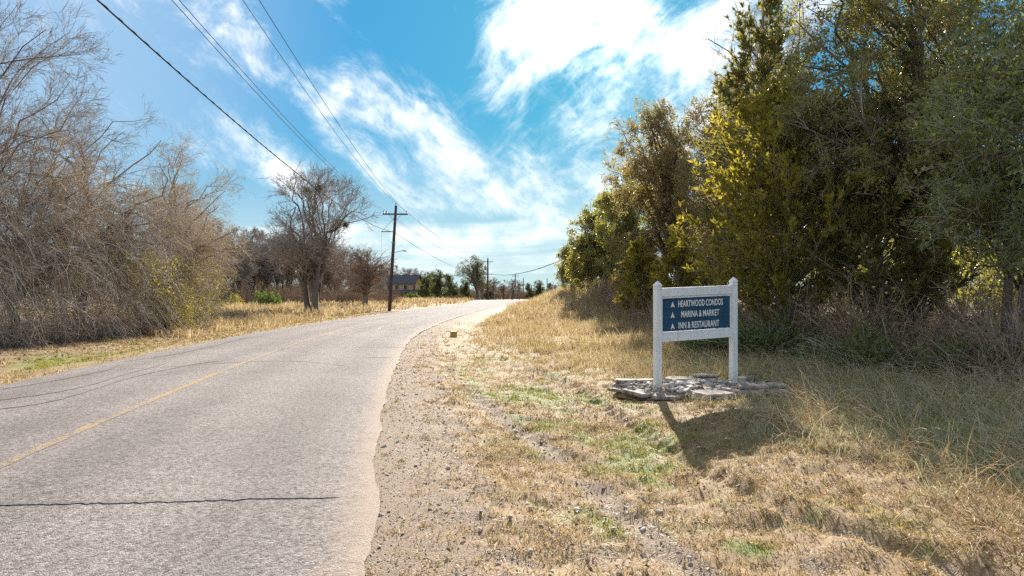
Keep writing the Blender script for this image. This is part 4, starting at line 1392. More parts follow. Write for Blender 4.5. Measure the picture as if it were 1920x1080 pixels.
# golden grass behind the ruts up to the wood
for (n, x0, x1, y0, y1, clump, h0, w0) in [(30000, -1, 6.6, 11.0, 20, 22, .26, .008), (32000, -3.4, 7.2, 19, 36, 18, .36, .014), (22000, -3.2, 6.5, 35, 75, 14, .5, .028)]:
    x, y = scatter(rng, n, x0, x1, y0, y1, 1.15, clump, .10)
    s = road_side(x, y)
    dr = s - HW
    lim = np.interp(y, [10, 12, 14.7, 17.5, 24, 40, 80], [5.6, 4.4, 3.3, 2.8, 2.2, 2.0, 2.2])
    keep = (dr > lim + rng.normal(size=len(x)) * .18) & (rng.random(len(x)) < .25 + 1.1 * smooth(fbm(x, y, .5, 71), .3, .55)) & (dr < 11)
    base_in = ((x - 3.05) / 1.5) ** 2 + ((y - 11.0) / .78) ** 2 < 1.0
    keep &= ~base_in
    keep &= ~((y < 15) & (dr > 5.2) & (rng.random(len(x)) < .8))
    x, y, s = x[keep], y[keep], s[keep]
    hh = h0 * rng.uniform(.5, 1.45, len(x)) * (.6 + .9 * fbm(x, y, .6, 75)) * (.45 + .55 * smooth(s - HW - np.interp(y, [10, 12, 14.7, 17.5, 24, 40, 80], [5.6, 4.4, 3.3, 2.8, 2.2, 2.0, 2.2]), 0, 1.2))
    grn = (rng.random(len(x)) < .14) * .7 * (fbm(x, y, .5, 79) > .45)
    blades(g, rng, x, y, hh, w0 * rng.uniform(.5, 1.2, len(x)), rng.uniform(.15, .75, len(x)), grn, bend=.7)
# field grass left of the road
for (n, x0, x1, y0, y1, clump, h0, w0) in [(9000, -18, -12, 26, 45, 16, .45, .022), (20000, -34, -12.5, 40, 75, 14, .62, .040), (14000, -40, -8, 70, 150, 10, .7, .085)]:
    x, y = scatter(rng, n, x0, x1, y0, y1, 1.0, clump, .22)
    s = road_side(x, y)
    dl = -s - HW
    keep = (dl > 2.2 + rng.normal(size=len(x)) * .3 + 1.0 * (fbm(x, y, .3, 84) - .5)) & (rng.random(len(x)) < .3 + smooth(fbm(x, y, .25, 83), .3, .5))
    keep &= ~((y < 38) & (dl > 5.5))
    x, y = x[keep], y[keep]
    blades(g, rng, x, y, h0 * rng.uniform(.5, 1.3, len(x)) * (.6 + .8 * fbm(x, y, .3, 85)), w0 * rng.uniform(.6, 1.2, len(x)), rng.uniform(.15, .6, len(x)), 0.0, bend=.6)
# weeds on the far bank
x, y = scatter(rng, 7000, -2, 9, 70, 150, 1.0, 12, .3)
s = road_side(x, y)
keep = s - HW > 1.6
x, y = x[keep], y[keep]
blades(g, rng, x, y, .75 * rng.uniform(.5, 1.3, len(x)), .06 * rng.uniform(.6, 1.2, len(x)), rng.uniform(.1, .5, len(x)), 0.0)
g.build('tall_grass', M['tall'], kind='stuff', label='golden tall dry grass up to the woods on both sides')

# long bent stems at the right, in and out of the tree shade
g = Geo()
n = 8500
x, y = scatter(rng, n, 1.9, 8.8, 3.6, 13.5, 1.0, 13, .16)
s = road_side(x, y)
dr = s - HW
keep = (dist_line(x, y, RUT_B) > .35) & (dr > 3.6 + .8 * smooth(y, 4, 6) + .9 * (fbm(x, y, .8, 99) - .5) * 2) & (dr < 10.5)
keep &= ~(((x - 3.05) / 1.55) ** 2 + ((y - 11.0) / .95) ** 2 < 1.05)
x, y = x[keep], y[keep]
n = len(x)
K = 6
a = rng.uniform(0, 2 * PI, n)
d = norm(np.stack([np.cos(a) * .5 - .30, np.sin(a) * .45 - .25, np.ones(n)], 1))
P = np.empty((n, K, 3))
P[:, 0] = np.stack([x, y, height(x, y) - .01], 1)
L = rng.uniform(.25, .72, n) * (.6 + .7 * fbm(x, y, .9, 93))
gr = np.abs(rng.normal(size=n)) * .22 + .06
for k in range(1, K):
    d = norm(d + rng.normal(size=(n, 3)) * .08 + np.stack([0 * gr, 0 * gr, -gr], 1) + np.array([-.05, -.03, 0]))
    P[:, k] = P[:, k - 1] + d * (L / (K - 1))[:, None]
P[:, :, 2] = np.maximum(P[:, :, 2], height(P[:, :, 0], P[:, :, 1]).reshape(n, K) + .01)
v, f, per = tubes(P, np.repeat(rng.uniform(.0016, .0034, n)[:, None], K, 1) * np.linspace(1, .5, K), 3)
g.add(v, f, 0, np.repeat(rng.random(n), per), 0.0)
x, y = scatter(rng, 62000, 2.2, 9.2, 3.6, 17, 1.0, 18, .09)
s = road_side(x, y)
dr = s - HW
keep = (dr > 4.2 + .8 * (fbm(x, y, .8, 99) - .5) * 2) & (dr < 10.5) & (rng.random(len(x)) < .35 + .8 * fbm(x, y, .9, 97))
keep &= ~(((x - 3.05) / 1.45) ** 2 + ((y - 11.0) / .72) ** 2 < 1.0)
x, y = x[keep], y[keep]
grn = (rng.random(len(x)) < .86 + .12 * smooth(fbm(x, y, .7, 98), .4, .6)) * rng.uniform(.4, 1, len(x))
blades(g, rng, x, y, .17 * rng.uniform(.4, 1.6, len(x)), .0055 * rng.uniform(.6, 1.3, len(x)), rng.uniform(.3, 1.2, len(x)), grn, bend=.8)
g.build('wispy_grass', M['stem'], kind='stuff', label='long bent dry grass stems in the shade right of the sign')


# ------------------------------------------------------------------ gravel, litter
def ico():
    p_ = (1 + 5 ** .5) / 2
    v = norm(np.array([(-1, p_, 0), (1, p_, 0), (-1, -p_, 0), (1, -p_, 0), (0, -1, p_), (0, 1, p_), (0, -1, -p_), (0, 1, -p_), (p_, 0, -1), (p_, 0, 1), (-p_, 0, -1), (-p_, 0, 1)], float))
    f = np.array([(0, 11, 5), (0, 5, 1), (0, 1, 7), (0, 7, 10), (0, 10, 11), (1, 5, 9), (5, 11, 4), (11, 10, 2), (10, 7, 6), (7, 1, 8), (3, 9, 4), (3, 4, 2), (3, 2, 6), (3, 6, 8), (3, 8, 9), (4, 9, 5), (2, 4, 11), (6, 2, 10), (8, 6, 7), (9, 8, 1)])
    return v, f


IV, IF = ico()


def octa():
    return np.array([(1, 0, 0), (-1, 0, 0), (0, 1, 0), (0, -1, 0), (0, 0, 1), (0, 0, -1)], float), np.array([(0, 2, 4), (2, 1, 4), (1, 3, 4), (3, 0, 4), (2, 0, 5), (1, 2, 5), (3, 1, 5), (0, 3, 5)])


def stones(g, rng, x, y, size, tmpl, flat=.6, sink=.3):
    V, F = tmpl
    n = len(x)
    z = height(x, y)
    a = rng.uniform(0, 2 * PI, n)
    sc = size[:, None] * np.stack([rng.uniform(.7, 1.3, n), rng.uniform(.6, 1.1, n), rng.uniform(.7, 1.2, n) * flat], 1)
    v = V[None] * (1 + rng.normal(size=(n, len(V), 1)) * .14) * sc[:, None]
    c_, s_ = np.cos(a)[:, None], np.sin(a)[:, None]
    vx = v[..., 0] * c_ - v[..., 1] * s_ + x[:, None]
    vy = v[..., 0] * s_ + v[..., 1] * c_ + y[:, None]
    vz = v[..., 2] + (z + size * flat * (1 - 2 * sink))[:, None]
    f = F[None] + (np.arange(n) * len(V))[:, None, None]
    g.add(np.stack([vx, vy, vz], -1).reshape(-1, 3), f.reshape(-1, 3), 0, np.repeat(rng.random(n), len(F)))


rng = np.random.default_rng(300)
g = Geo()
x, y = scatter(rng, 20000, -2.6, 2.4, 3.2, 12, 1.2)
s = road_side(x, y) - HW
dm = dirt_mask(x, y, s + HW)
keep = (s > -.38) & (rng.random(len(x)) < np.where(s < 0, .55 * np.exp(s / .12), .1 + .9 * dm)) & (s < 3.5)
x, y = x[keep], y[keep]
stones(g, rng, x, y, .004 + .008 * rng.random(len(x)) ** 3, octa())
x, y = scatter(rng, 600, -2.4, 1.6, 3.2, 14, 1.2)
s = road_side(x, y) - HW
keep = (s > .05) & (s < 2.3)
x, y = x[keep], y[keep]
stones(g, rng, x, y, .009 + .02 * rng.random(len(x)) ** 3, (IV, IF), .7)
x, y = scatter(rng, 4500, -4.4, .5, 12, 32, 1.2)
s = road_side(x, y) - HW
keep = (s > -.1) & (s < 1.5)
x, y = x[keep], y[keep]
stones(g, rng, x, y, .008 + .014 * rng.random(len(x)) ** 2, octa())
g.build('gravel', M['pebble'], kind='stuff', label='loose gravel and pebbles along the right edge of the road')

g = Geo()


def litter(x, y, size, zoff=.012):
    n = len(x)
    z = height(x, y) + zoff
    b = np.stack([x, y, z], 1)
    ax = norm(np.column_stack([rng.normal(size=(n, 2)), rng.normal(size=n) * .35]))
    sd = norm(np.cross(ax, np.array([0, 0, 1.0]) + rng.normal(size=(n, 3)) * .4))
    L = (size * rng.uniform(.5, 1.4, n))[:, None]
    up = np.array([0, 0, 1.0]) * L * .18
    v = np.stack([b, b + ax * L * .5 + sd * L * .28 + up, b + ax * L, b + ax * L * .5 - sd * L * .28 + up], 1)
    g.add(v.reshape(-1, 3), np.arange(n * 4).reshape(n, 4), 0, rng.random(n))


x, y = scatter(rng, 9000, -2.6, 2.6, 3.2, 13, 1.15, 6, .12)
k = (road_side(x, y) - HW > .05) & (fbm(x, y, 1.4, 87) > .42)
x, y = x[k], y[k]
n = len(x)
b = np.stack([x, y, height(x, y) + .006], 1)
ax = norm(np.column_stack([rng.normal(size=(n, 2)), rng.normal(size=n) * .25 + .12]))
sd = norm(np.cross(ax, np.array([0, 0, 1.0])))
L, W_ = rng.uniform(.02, .075, n)[:, None], rng.uniform(.0012, .0028, n)[:, None]
v = np.stack([b - sd * W_, b + sd * W_, b + ax * L + sd * W_, b + ax * L - sd * W_], 1)
g.add(v.reshape(-1, 3), np.arange(n * 4).reshape(n, 4), 0, rng.random(n) * .95)
x, y = scatter(rng, 5200, -1.2, 7, 3.2, 12, 1.1)
k = road_side(x, y) - HW > .4
litter(x[k], y[k], .035, .02)
x, y = scatter(rng, 16000, 6, 18, 10, 34, 1.2)
k = road_side(x, y) - HW > 8.4
litter(x[k], y[k], .07)
x, y = scatter(rng, 5000, -18, -12, 14, 34, 1.2)
litter(x, y, .07)
g.build('leaf_litter', M['litter'], kind='stuff', label='dead leaves scattered on the verge and under the woods')

# ------------------------------------------------------------------ the sign
m, t = mat('weathered_white_paint')
M['white'] = m
pos = t.n('ShaderNodeNewGeometry').outputs['Position']
na = t.noise(t.vmath('MULTIPLY', pos, (60, 60, 5)), 1.0, 5, .65).outputs[0]
nb_ = t.noise(t.vmath('MULTIPLY', pos, (9, 9, 2.2)), 1.0, 5, .7).outputs[0]
c = t.ramp(t.math('MULTIPLY_ADD', na, .5, t.math('MULTIPLY', nb_, .5)), [(.30, (.50, .46, .41)), (.43, (.70, .68, .65)), (.58, (.80, .79, .77))])
zz = t.n('ShaderNodeSeparateXYZ', {0: pos}).outputs[2]
splash = t.math('MULTIPLY', t.smooth(t.math('MULTIPLY_ADD', nb_, .35, zz), .55, .12), .55)
c = t.mix(splash, c, (.36, .30, .23, 1))
finish(t, t.n('ShaderNodeBsdfPrincipled', {'Base Color': c, 'Roughness': .65, 'Specular IOR Level': .25, 'Normal': bumped(t, na, .15, .004)}).outputs[0])
M['blue'] = flat_mat('blue_sign_board', (.020, .082, .150), .55, .16, 5, spec=.22)
M['letter'] = flat_mat('cream_lettering', (.82, .76, .68), .5, .04, 20)
M['groove'] = flat_mat('dark_groove', (.012, .03, .05), .6, .1, 20)
PA, PB = Vector((2.31, 10.84, 0)), Vector((3.69, 11.38, 0))
ang = math.atan2(PB.y - PA.y, PB.x - PA.x)
span = (PB - PA).length
zA = hz(PA.x, PA.y)
sign = thing('sign', 'white framed blue direction sign on two posts reading Heartwood Condos, Marina & Market, Inn & Restaurant', 'sign', (PA.x, PA.y, 0), ang)
SL = .05 / 1.38                                            # the rails climb a little to the right


def sbox(name, parent, x0, y0, z0, x1, y1, z1, material, bev=.004, slope=True):
    v, f = box_vf(x0, y0, z0, x1, y1, z1)
    if slope:
        v[:, 2] += v[:, 0] * SL
    me = mesh_from(name, v, [f], [material])
    if bev:
        bevel_mesh(me, bev, 2)
    return link(name, me, parent)


pw = .051
for (px, zb, zt) in ((0.0, zA - .3, 1.715), (span, zA - .3, 1.79)):
    po = sbox('post', sign, px - pw, -pw, zb, px + pw, pw, zt - .075, M['white'], .006, False)
    g = Geo()
    for (h0, h1, r_) in ((zt - .075, zt - .062, .043), (zt - .062, zt - .028, .0515), (zt - .028, zt - .014, .044), (zt - .014, zt + .012, .0525)):
        g.add(*box_vf(px - r_, -r_, h0, px + r_, r_, h1))
    r_ = .0525
    g.add([(px - r_, -r_, zt + .0125), (px + r_, -r_, zt + .0125), (px + r_, r_, zt + .0125), (px - r_, r_, zt + .0125), (px, 0, zt + .078)], [(0, 1, 4), (1, 2, 4), (2, 3, 4), (3, 0, 4)])
    g.build('post_cap', M['white'], po)
x0, x1 = pw + .001, span - pw - .001
sbox('top_rail', sign, x0, -.034, 1.535, x1, .034, 1.672, M['white'])
sbox('bottom_rail', sign, x0, -.034, .815, x1, .034, .937, M['white'])
# inner moulding round the board
tw = .030
for (a0, b0, a1, b1) in ((x0, 1.504, x1, 1.533), (x0, .939, x1, .970)):
    sbox('trim', sign, a0, -.022, b0, a1, .022, b1, M['white'], .003)
for (a0, a1) in ((x0, x0 + tw), (x1 - tw, x1)):
    sbox('trim', sign, a0, -.022, .9715, a1, .022, 1.5025, M['white'], .003)
bx0, bx1 = x0 + tw + .001, x1 - tw - .001
panel = sbox('panel', sign, bx0, -.010, .9725, bx1, .010, 1.5015, M['blue'], 0)
W = bx1 - bx0


def text_mesh(txt, h, width):
    cu = bpy.data.curves.new('lettering', 'FONT')
    cu.body = txt
    cu.size = 1.0
    cu.extrude = .02
    cu.offset = .018
    cu.space_character = 1.08
    cu.space_word = .8
    tmp = bpy.data.objects.new('tmp', cu)
    COL.objects.link(tmp)
    dg = bpy.context.evaluated_depsgraph_get()
    me = bpy.data.meshes.new_from_object(tmp.evaluated_get(dg))
    bpy.data.objects.remove(tmp)
    n = len(me.vertices)
    co = np.empty(n * 3)
    me.vertices.foreach_get('co', co)
    co = co.reshape(-1, 3)
    lo, hi = co.min(0), co.max(0)
    u = (co[:, 0] - lo[0]) / (hi[0] - lo[0]) * width
    v_ = (co[:, 1] - lo[1]) / (hi[1] - lo[1]) * h
    dpt = np.where(co[:, 2] > 0, -.0135, -.0095)
    return me, u, v_, dpt


rows = [('HEARTWOOD CONDOS', .228, .665, 1.355, 1.462, 1.342), ('MARINA & MARKET', .272, .565, 1.185, 1.290, 1.168), ('INN & RESTAURANT', .232, .605, 1.008, 1.113, None)]
for (txt, fx0, fw, zl, zh, zg) in rows:
    me, u, v_, dpt = text_mesh(txt, zh - zl, fw * W)
    X = bx0 + fx0 * W + u
    co = np.column_stack([X, dpt, zl + v_ + X * SL])
    me.vertices.foreach_set('co', co.astype(np.float32).ravel())
    me.materials.clear()
    me.materials.append(M['letter'])
    me.update()
    link('lettering', me, panel)
    ax = bx0 + .147 * W
    zc = zl - .004
    hh, ww = .098, .040
    pts = [(-ww, 0), (0, hh), (ww, 0), (0, .024)]
    g = Geo()
    v = [(ax + a_, -.0135, zc + b_ + (ax + a_) * SL) for a_, b_ in pts] + [(ax + a_, -.0095, zc + b_ + (ax + a_) * SL) for a_, b_ in pts]
    g.add(v, [(0, 3, 1), (3, 2, 1)])
    g.add(np.zeros((0, 3)), np.array([(0, 1, 5, 4), (1, 2, 6, 5), (2, 3, 7, 6), (3, 0, 4, 7)]) - 8)
    g.build('arrow', M['letter'], panel)
    if zg:
        sbox('groove', panel, bx0 + .10 * W, -.0112, zg - .006, bx0 + .905 * W, -.0095, zg + .001, M['groove'], 0)

# stone base
base = thing('stone_base', 'flat heap of limestone slabs and rubble round the feet of the sign posts', 'stone base', (3.0, 11.0, hz(3.0, 11.0)))
bz = base.location.z
rng = np.random.default_rng(400)


def slab(x, y, z, lx, ly, th, rot, seed, tilt=(0, 0)):
    rg = np.random.default_rng(seed)
    k = 10
    a_ = np.sort(rg.uniform(0, 2 * PI, k) * .35 + np.linspace(0, 2 * PI, k, endpoint=False) * .95)
    sq = 1 / np.maximum(np.abs(np.cos(a_)), np.abs(np.sin(a_))) ** .7
    rr = sq * rg.uniform(.86, 1.08, k)
    o_ = np.stack([np.cos(a_) * rr * lx / 2, np.sin(a_) * rr * ly / 2], 1)
    lay = []
    for f_, zz in ((.90, 0), (1.0, .25), (.98, .8), (.90, 1.0)):
        lay.append(np.column_stack([o_ * (f_ + rg.normal(size=(k, 1)) * .015), np.full(k, zz * th) + rg.normal(size=k) * th * .05]))
    v = np.concatenate(lay)
    f4 = []
    for l in range(3):
        for j in range(k):
            f4.append((l * k + j, l * k + (j + 1) % k, (l + 1) * k + (j + 1) % k, (l + 1) * k + j))
    top = np.arange(3 * k, 4 * k)[None]
    me = mesh_from('flagstone', v, [np.array(f4), top, np.arange(k)[::-1][None]], [M['stone']])
    o = link('flagstone', me, base, (x - 3.0, y - 11.0, z))
    o.rotation_euler = (tilt[0], tilt[1], rot)
    return o


slabs = [(3.02, 10.28, .0, .62, .34, .10, .1, (.06, 0)), (2.35, 10.36, -.02, .46, .26, .06, .2, (.05, 0)), (1.95, 10.62, 0, .48, .30, .07, -.5, (.1, .1)), (1.72, 10.95, .0, .34, .2, .05, .4, (0, .1)),
         (1.92, 11.25, .0, .50, .24, .09, .1, (0, 0)), (1.88, 11.28, .09, .44, .20, .07, .15, (0, .03)), (2.2, 11.35, .09, .34, .2, .06, -.2, (0, -.05)), (2.08, 11.0, .02, .30, .2, .10, .6, (0, .1)),
         (2.9, 11.75, .05, .62, .36, .08, .05, (0, 0)), (3.35, 11.82, .06, .52, .34, .07, -.1, (0, 0)), (3.35, 11.80, .13, .40, .26, .05, .2, (0, 0)),
         (4.02, 11.72, .03, .44, .32, .12, .2, (0, 0)), (3.2, 10.6, .06, .44, .26, .05, .05, (0, 0)), (3.62, 10.48, -.02, .50, .30, .13, .08, (0, 0)), (4.1, 10.62, -.02, .46, .28, .12, .15, (0, 0)),
         (4.22, 10.90, -.02, .40, .28, .12, .5, (0, 0)), (3.72, 10.55, .11, .50, .30, .06, .02, (0, 0)), (4.08, 10.72, .10, .50, .30, .06, .22, (0, 0)), (4.3, 11.2, .0, .36, .26, .12, 1.2, (0, 0)),
         (2.55, 10.62, .02, .34, .22, .05, -.1, (.05, 0)), (2.72, 11.42, .06, .36, .22, .05, .3, (0, 0))]
for i, (x, y, z, lx, ly, th, ro, ti) in enumerate(slabs):
    slab(x, y, z + .01, lx * 1.1, ly * 1.1, th * .95, ro, 500 + i, ti)
# mound of packed soil holding the rubble
a_ = np.linspace(0, 2 * PI, 28, endpoint=False)
lay = [(1.0, -.06), (.9, .06), (.6, .10), (.25, .115)]
v = np.concatenate([np.column_stack([np.cos(a_) * 1.42 * r_ + .05, np.sin(a_) * .72 * r_, np.full(28, z_)]) for r_, z_ in lay] + [np.array([[.05, 0, .12]])])
f4 = [(l * 28 + j, l * 28 + (j + 1) % 28, (l + 1) * 28 + (j + 1) % 28, (l + 1) * 28 + j) for l in range(3) for j in range(28)]
link('soil_mound', mesh_from('soil_mound', v, [np.array(f4), np.array([(84 + j, 84 + (j + 1) % 28, 112) for j in range(28)])], [M['ground']], smooth_shade=True), base)
variants = []
for k in range(8):
    v = IV * (1 + rng.normal(size=(12, 1)) * .16) * np.array([1, rng.uniform(.6, .9), rng.uniform(.35, .6)])
    variants.append(mesh_from('rubble_stone', v, [IF], [M['rubble']]))
cnt = 0
while cnt < 295:
    u_ = norm(rng.normal(size=2)) * rng.random() ** .5
    x, y = .05 + u_[0] * 1.32, u_[1] * .64
    if min(math.hypot(x + .69, y + .16), math.hypot(x - .69, y - .38)) < .09:
        continue
    o = link('rubble_stone', variants[cnt % 8], base, (x, y, .07 + .03 * rng.random() + .04 * (1 - (u_ ** 2).sum())))
    s_ = rng.uniform(.040, .080) * (1.3 if rng.random() < .12 else 1)
    o.scale = (s_, s_, s_)
    o.rotation_euler = (rng.normal() * .35, rng.normal() * .35, rng.uniform(0, 6.28))
    cnt += 1

g = Geo()                                                  # the small chips between the stones
n = 900
u_ = norm(rng.normal(size=(n, 2))) * (rng.random(n) ** .5)[:, None]
V = IV[None] * (1 + rng.normal(size=(n, 12, 1)) * .15) * (rng.uniform(.014, .032, n)[:, None] * np.stack([np.ones(n), rng.uniform(.6, 1, n), rng.uniform(.4, .7, n)], 1))[:, None]
V = V + np.stack([.05 + u_[:, 0] * 1.42, u_[:, 1] * .72, .05 + .07 * (1 - (u_ ** 2).sum(1))], 1)[:, None]
g.add(V.reshape(-1, 3), (IF[None] + (np.arange(n) * 12)[:, None, None]).reshape(-1, 3), 0, np.repeat(rng.random(n), len(IF)))
g.build('rubble_fill', M['pebble'], base, kind='stuff')

# ------------------------------------------------------------------ yellow stub post by the shoulder
M['ypaint'] = flat_mat('faded_yellow_paint', (.62, .42, .055), .6, .15, 12)
M['concrete'] = flat_mat('pale_concrete', (.62, .58, .47), .8, .12, 12, bump=.3)
x, y = -2.24, 26.2
stub = thing('stub_post', 'short square yellow stub post with a pale flat top by the gravel shoulder', 'marker post', (x, y, hz(x, y)), .35)
me = mesh_from('body', *[[q_] if i_ else q_ for i_, q_ in enumerate(box_vf(-.11, -.11, -.05, .11, .11, .19))], [M['ypaint']])
bevel_mesh(me, .008, 1)
link('body', me, stub)
me = mesh_from('cap', *[[q_] if i_ else q_ for i_, q_ in enumerate(box_vf(-.13, -.13, .1905, .13, .13, .235))], [M['concrete']])
bevel_mesh(me, .006, 1)
link('cap', me, stub)

# ------------------------------------------------------------------ utility poles and wires
M['pole'] = bark_mat('weathered_pole_wood', [(.2, (.045, .028, .022)), (.6, (.095, .062, .050)), (.9, (.16, .12, .10))], 9)
M['arm'] = flat_mat('weathered_crossarm', (.13, .11, .095), .8, .25, 6)
M['metal'] = flat_mat('galvanised_metal', (.42, .43, .44), .45, .1, 10, metal=.6)
M['porcelain'] = flat_mat('brown_porcelain', (.05, .035, .03), .25, .1, 10)
M['wire'] = flat_mat('black_wire', (.03, .03, .034), .9, .1, 5, spec=.05)
M['wire_grey'] = flat_mat('grey_aluminium_wire', (.10, .105, .11), .9, .1, 5, spec=.05)


def cyl(g, a, b, r0, r1, S=8, mat=0):
    P = np.array([[a, b]], float)
    v, f, _ = tubes(P, np.array([[r0, r1]]), S)
    n0 = len(v)
    g.add(v, f, mat)
    g.add(np.zeros((0, 3)), np.array([list(range(S))[::-1]]) - n0, mat)
    g.add(np.zeros((0, 3)), np.array([list(range(S, 2 * S))]) - n0, mat)


def insulator(parent, x, y, z, h=.24, r=.075):
    g = Geo()
    prof = [(0, .25), (.25, .25), (.3, 1), (.45, .6), (.5, .95), (.65, .55), (.7, .8), (1, .4)]
    for (a0, r0), (a1, r1) in zip(prof[:-1], prof[1:]):
        cyl(g, (x, y, z + a0 * h), (x, y, z + a1 * h), r * r0, r * r1, 8)
    return g.build('insulator', M['porcelain'], parent)


def pole(label, x, y, h, lean, rz, armw, second=True, transformer=False, r0=.19, r1=.12, low_arm=False, arm_z=None, lamp=False):
    t = thing('utility_pole', label, 'utility pole', (x, y, hz(x, y)), rz, 'wooden poles of the power line')
    g = Geo()
    pts = np.array([[(0, 0, -.3), (lean * .5, 0, h * .5), (lean, 0, h)]])
    add_tubes(g, pts, np.array([[r0, (r0 + r1) / 2, r1]]), 12, 0, np.random.default_rng(1))
    k0 = g.n
    g.add([(lean, 0, h)] + [(lean + math.cos(q * PI / 6) * r1, math.sin(q * PI / 6) * r1, h) for q in range(12)], [(0, 1 + q, 1 + (q + 1) % 12) for q in range(12)])
    g.build('shaft', M['pole'], t, smooth_shade=True)
    at = lambda z: lean * z / h
    az_ = arm_z or h - .85
    if armw:
        v, f = box_vf(at(az_) - armw / 2, -r1 - .12, az_ - .07, at(az_) + armw / 2, -r1 - .003, az_ + .07)
        o = link('crossarm', mesh_from('crossarm', v, [f], [M['arm']]), t)
        for sgn in (-1, 1):
            g = Geo()
            cyl(g, (at(az_) + sgn * armw * .24, -r1 - .135, az_ - .05), (at(az_ - .7) + sgn * .03, -r1 - .05, az_ - .75), .022, .022, 6)
            g.build('brace', M['metal'], t)
        for q in (-.46, -.34, .44) if second else (-.45, .45):
            insulator(t, at(az_) + q * armw, -r1 - .06, az_ + .072)
    insulator(t, lean, 0, h + .003, .26)
    if low_arm:
        zl = h - 2.55
        v, f = box_vf(at(zl) - 1.25, -.05, zl - .04, at(zl) - r1, .05, zl + .04)
        link('standoff_arm', mesh_from('standoff_arm', v, [f], [M['arm']]), t)
        g = Geo()
        cyl(g, (at(zl) - 1.2, 0, zl + .05), (at(az_) - r1, 0, az_ - .35), .014, .014, 5)
        g.build('stay_wire', M['wire_grey'], t)
        g = Geo()
        cyl(g, (at(h - 3.65) - .26, -.22, h - 3.62), (at(h - 3.65) + .26, -.22, h - 3.68), .035, .035, 8)
        g.build('cable_clamp', M['metal'], t)
        g = Geo()
        cyl(g, (at(zl) - 1.22, 0, zl - .04), (at(zl) - 1.3, 0, zl - 3.2), .008, .008, 4)
        g.build('down_lead', M['wire'], t)
    if lamp:
        zl = lamp
        g = Geo()
        P = catmull([(at(zl), -.1, zl), (at(zl) + .45, -.2, zl + .22), (at(zl) + .9, -.3, zl + .30)], 6)
        add_tubes(g, P[None], np.full((1, len(P)), .03), 6, 0, np.random.default_rng(0))
        g.build('lamp_arm', M['metal'], t)
        g = Geo()
        add_tubes(g, np.array([[(at(zl) + .9, -.3, zl + .30), (at(zl) + 1.0, -.32, zl + .31), (at(zl) + 1.25, -.36, zl + .29), (at(zl) + 1.4, -.38, zl + .26)]]), np.array([[.03, .06, .07, .02]]), 8, 0, np.random.default_rng(0))
        g.build('lamp_head', M['metal'], t)
    if transformer:
        zt = h - 2.3
        g = Geo()
        cyl(g, (at(zt) - r1 - .42, -.1, zt - .55), (at(zt) - r1 - .42, -.1, zt + .45), .3, .3, 14)
        cyl(g, (at(zt) - r1 - .42, -.1, zt + .451), (at(zt) - r1 - .42, -.1, zt + .55), .3, .16, 14)
        tr = g.build('transformer', M['metal'], t)
        g = Geo()
        for q in (-.1, .1):
            cyl(g, (at(zt) - r1 - .42 + q, -.1, zt + .52), (at(zt) - r1 - .42 + q, -.1, zt + .8), .04, .03, 6)
        g.build('bushing', M['porcelain'], tr)
        zl = h - 3.9
        v, f = box_vf(-1.0, -r1 - .1, zl - .06, 1.0, -r1 - .003, zl + .06)
        link('crossarm', mesh_from('crossarm', v, [f], [M['arm']]), t)
        for q in (-.9, .9):
            insulator(t, q, -r1 - .05, zl + .062, .2)
    return t


pole('leaning wooden utility pole beside the lone tree, largest of the poles', -12.05, 67.0, 10.35, .66, .08, 2.45, low_arm=True, lamp=5.6)
pole('second utility pole, carrying a transformer can and a lower crossarm', -5.85, 165.0, 10.0, 0.0, .1, 2.4, transformer=True, r0=.24, r1=.16)
pole('third utility pole with one crossarm above the end of the road', 1.2, 258, 9.6, .05, .1, 2.4, r0=.22, r1=.15)
pole('far thin pole just right of the third pole, without crossarm', 4.6, 275, 8.2, 0, 0, 0, r0=.2, r1=.15)
pole('farthest thin pole right over the grass bank', 14.6, 284, 8.4, 0, 0, 0, r0=.2, r1=.15)

T0 = Vector((-6.7, -2.0, 0))                                # direction of the pole behind the camera
p1z = hz(-12.05, 67)
p2z = hz(-5.85, 165)


def wire(label, pts_spans, r, material, group='wires of the power line', S=6, spiral=None):
    """pts_spans: list of (A, B, sag)."""
    g = Geo()
    for A, B, sag in pts_spans:
        t_ = np.linspace(0, 1, 60)[:, None]
        P = np.array(A) * (1 - t_) + np.array(B) * t_
        P[:, 2] -= (4 * sag * t_ * (1 - t_))[:, 0]
        add_tubes(g, P[None], np.full((1, 60), r), S, 0, np.random.default_rng(0))
        if spiral:
            L = np.linalg.norm(np.array(B) - np.array(A))
            k_ = int(L * 12)
            t2 = np.linspace(0, 1, k_)[:, None]
            P = np.array(A) * (1 - t2) + np.array(B) * t2
            P[:, 2] -= (4 * sag * t2 * (1 - t2))[:, 0]
            ph = t2[:, 0] * L * 2 * PI / .55
            P[:, 2] += np.cos(ph) * r * .9 + r * .4
            P[:, 0] += np.sin(ph) * r * .9
            add_tubes(g, P[None], np.full((1, k_), r * .55), 4, 1, np.random.default_rng(0))
    o = g.build('power_wire', [M[material], M['wire_grey']], smooth_shade=True)
    o['label'], o['category'], o['group'] = label, 'wire', group
    return o


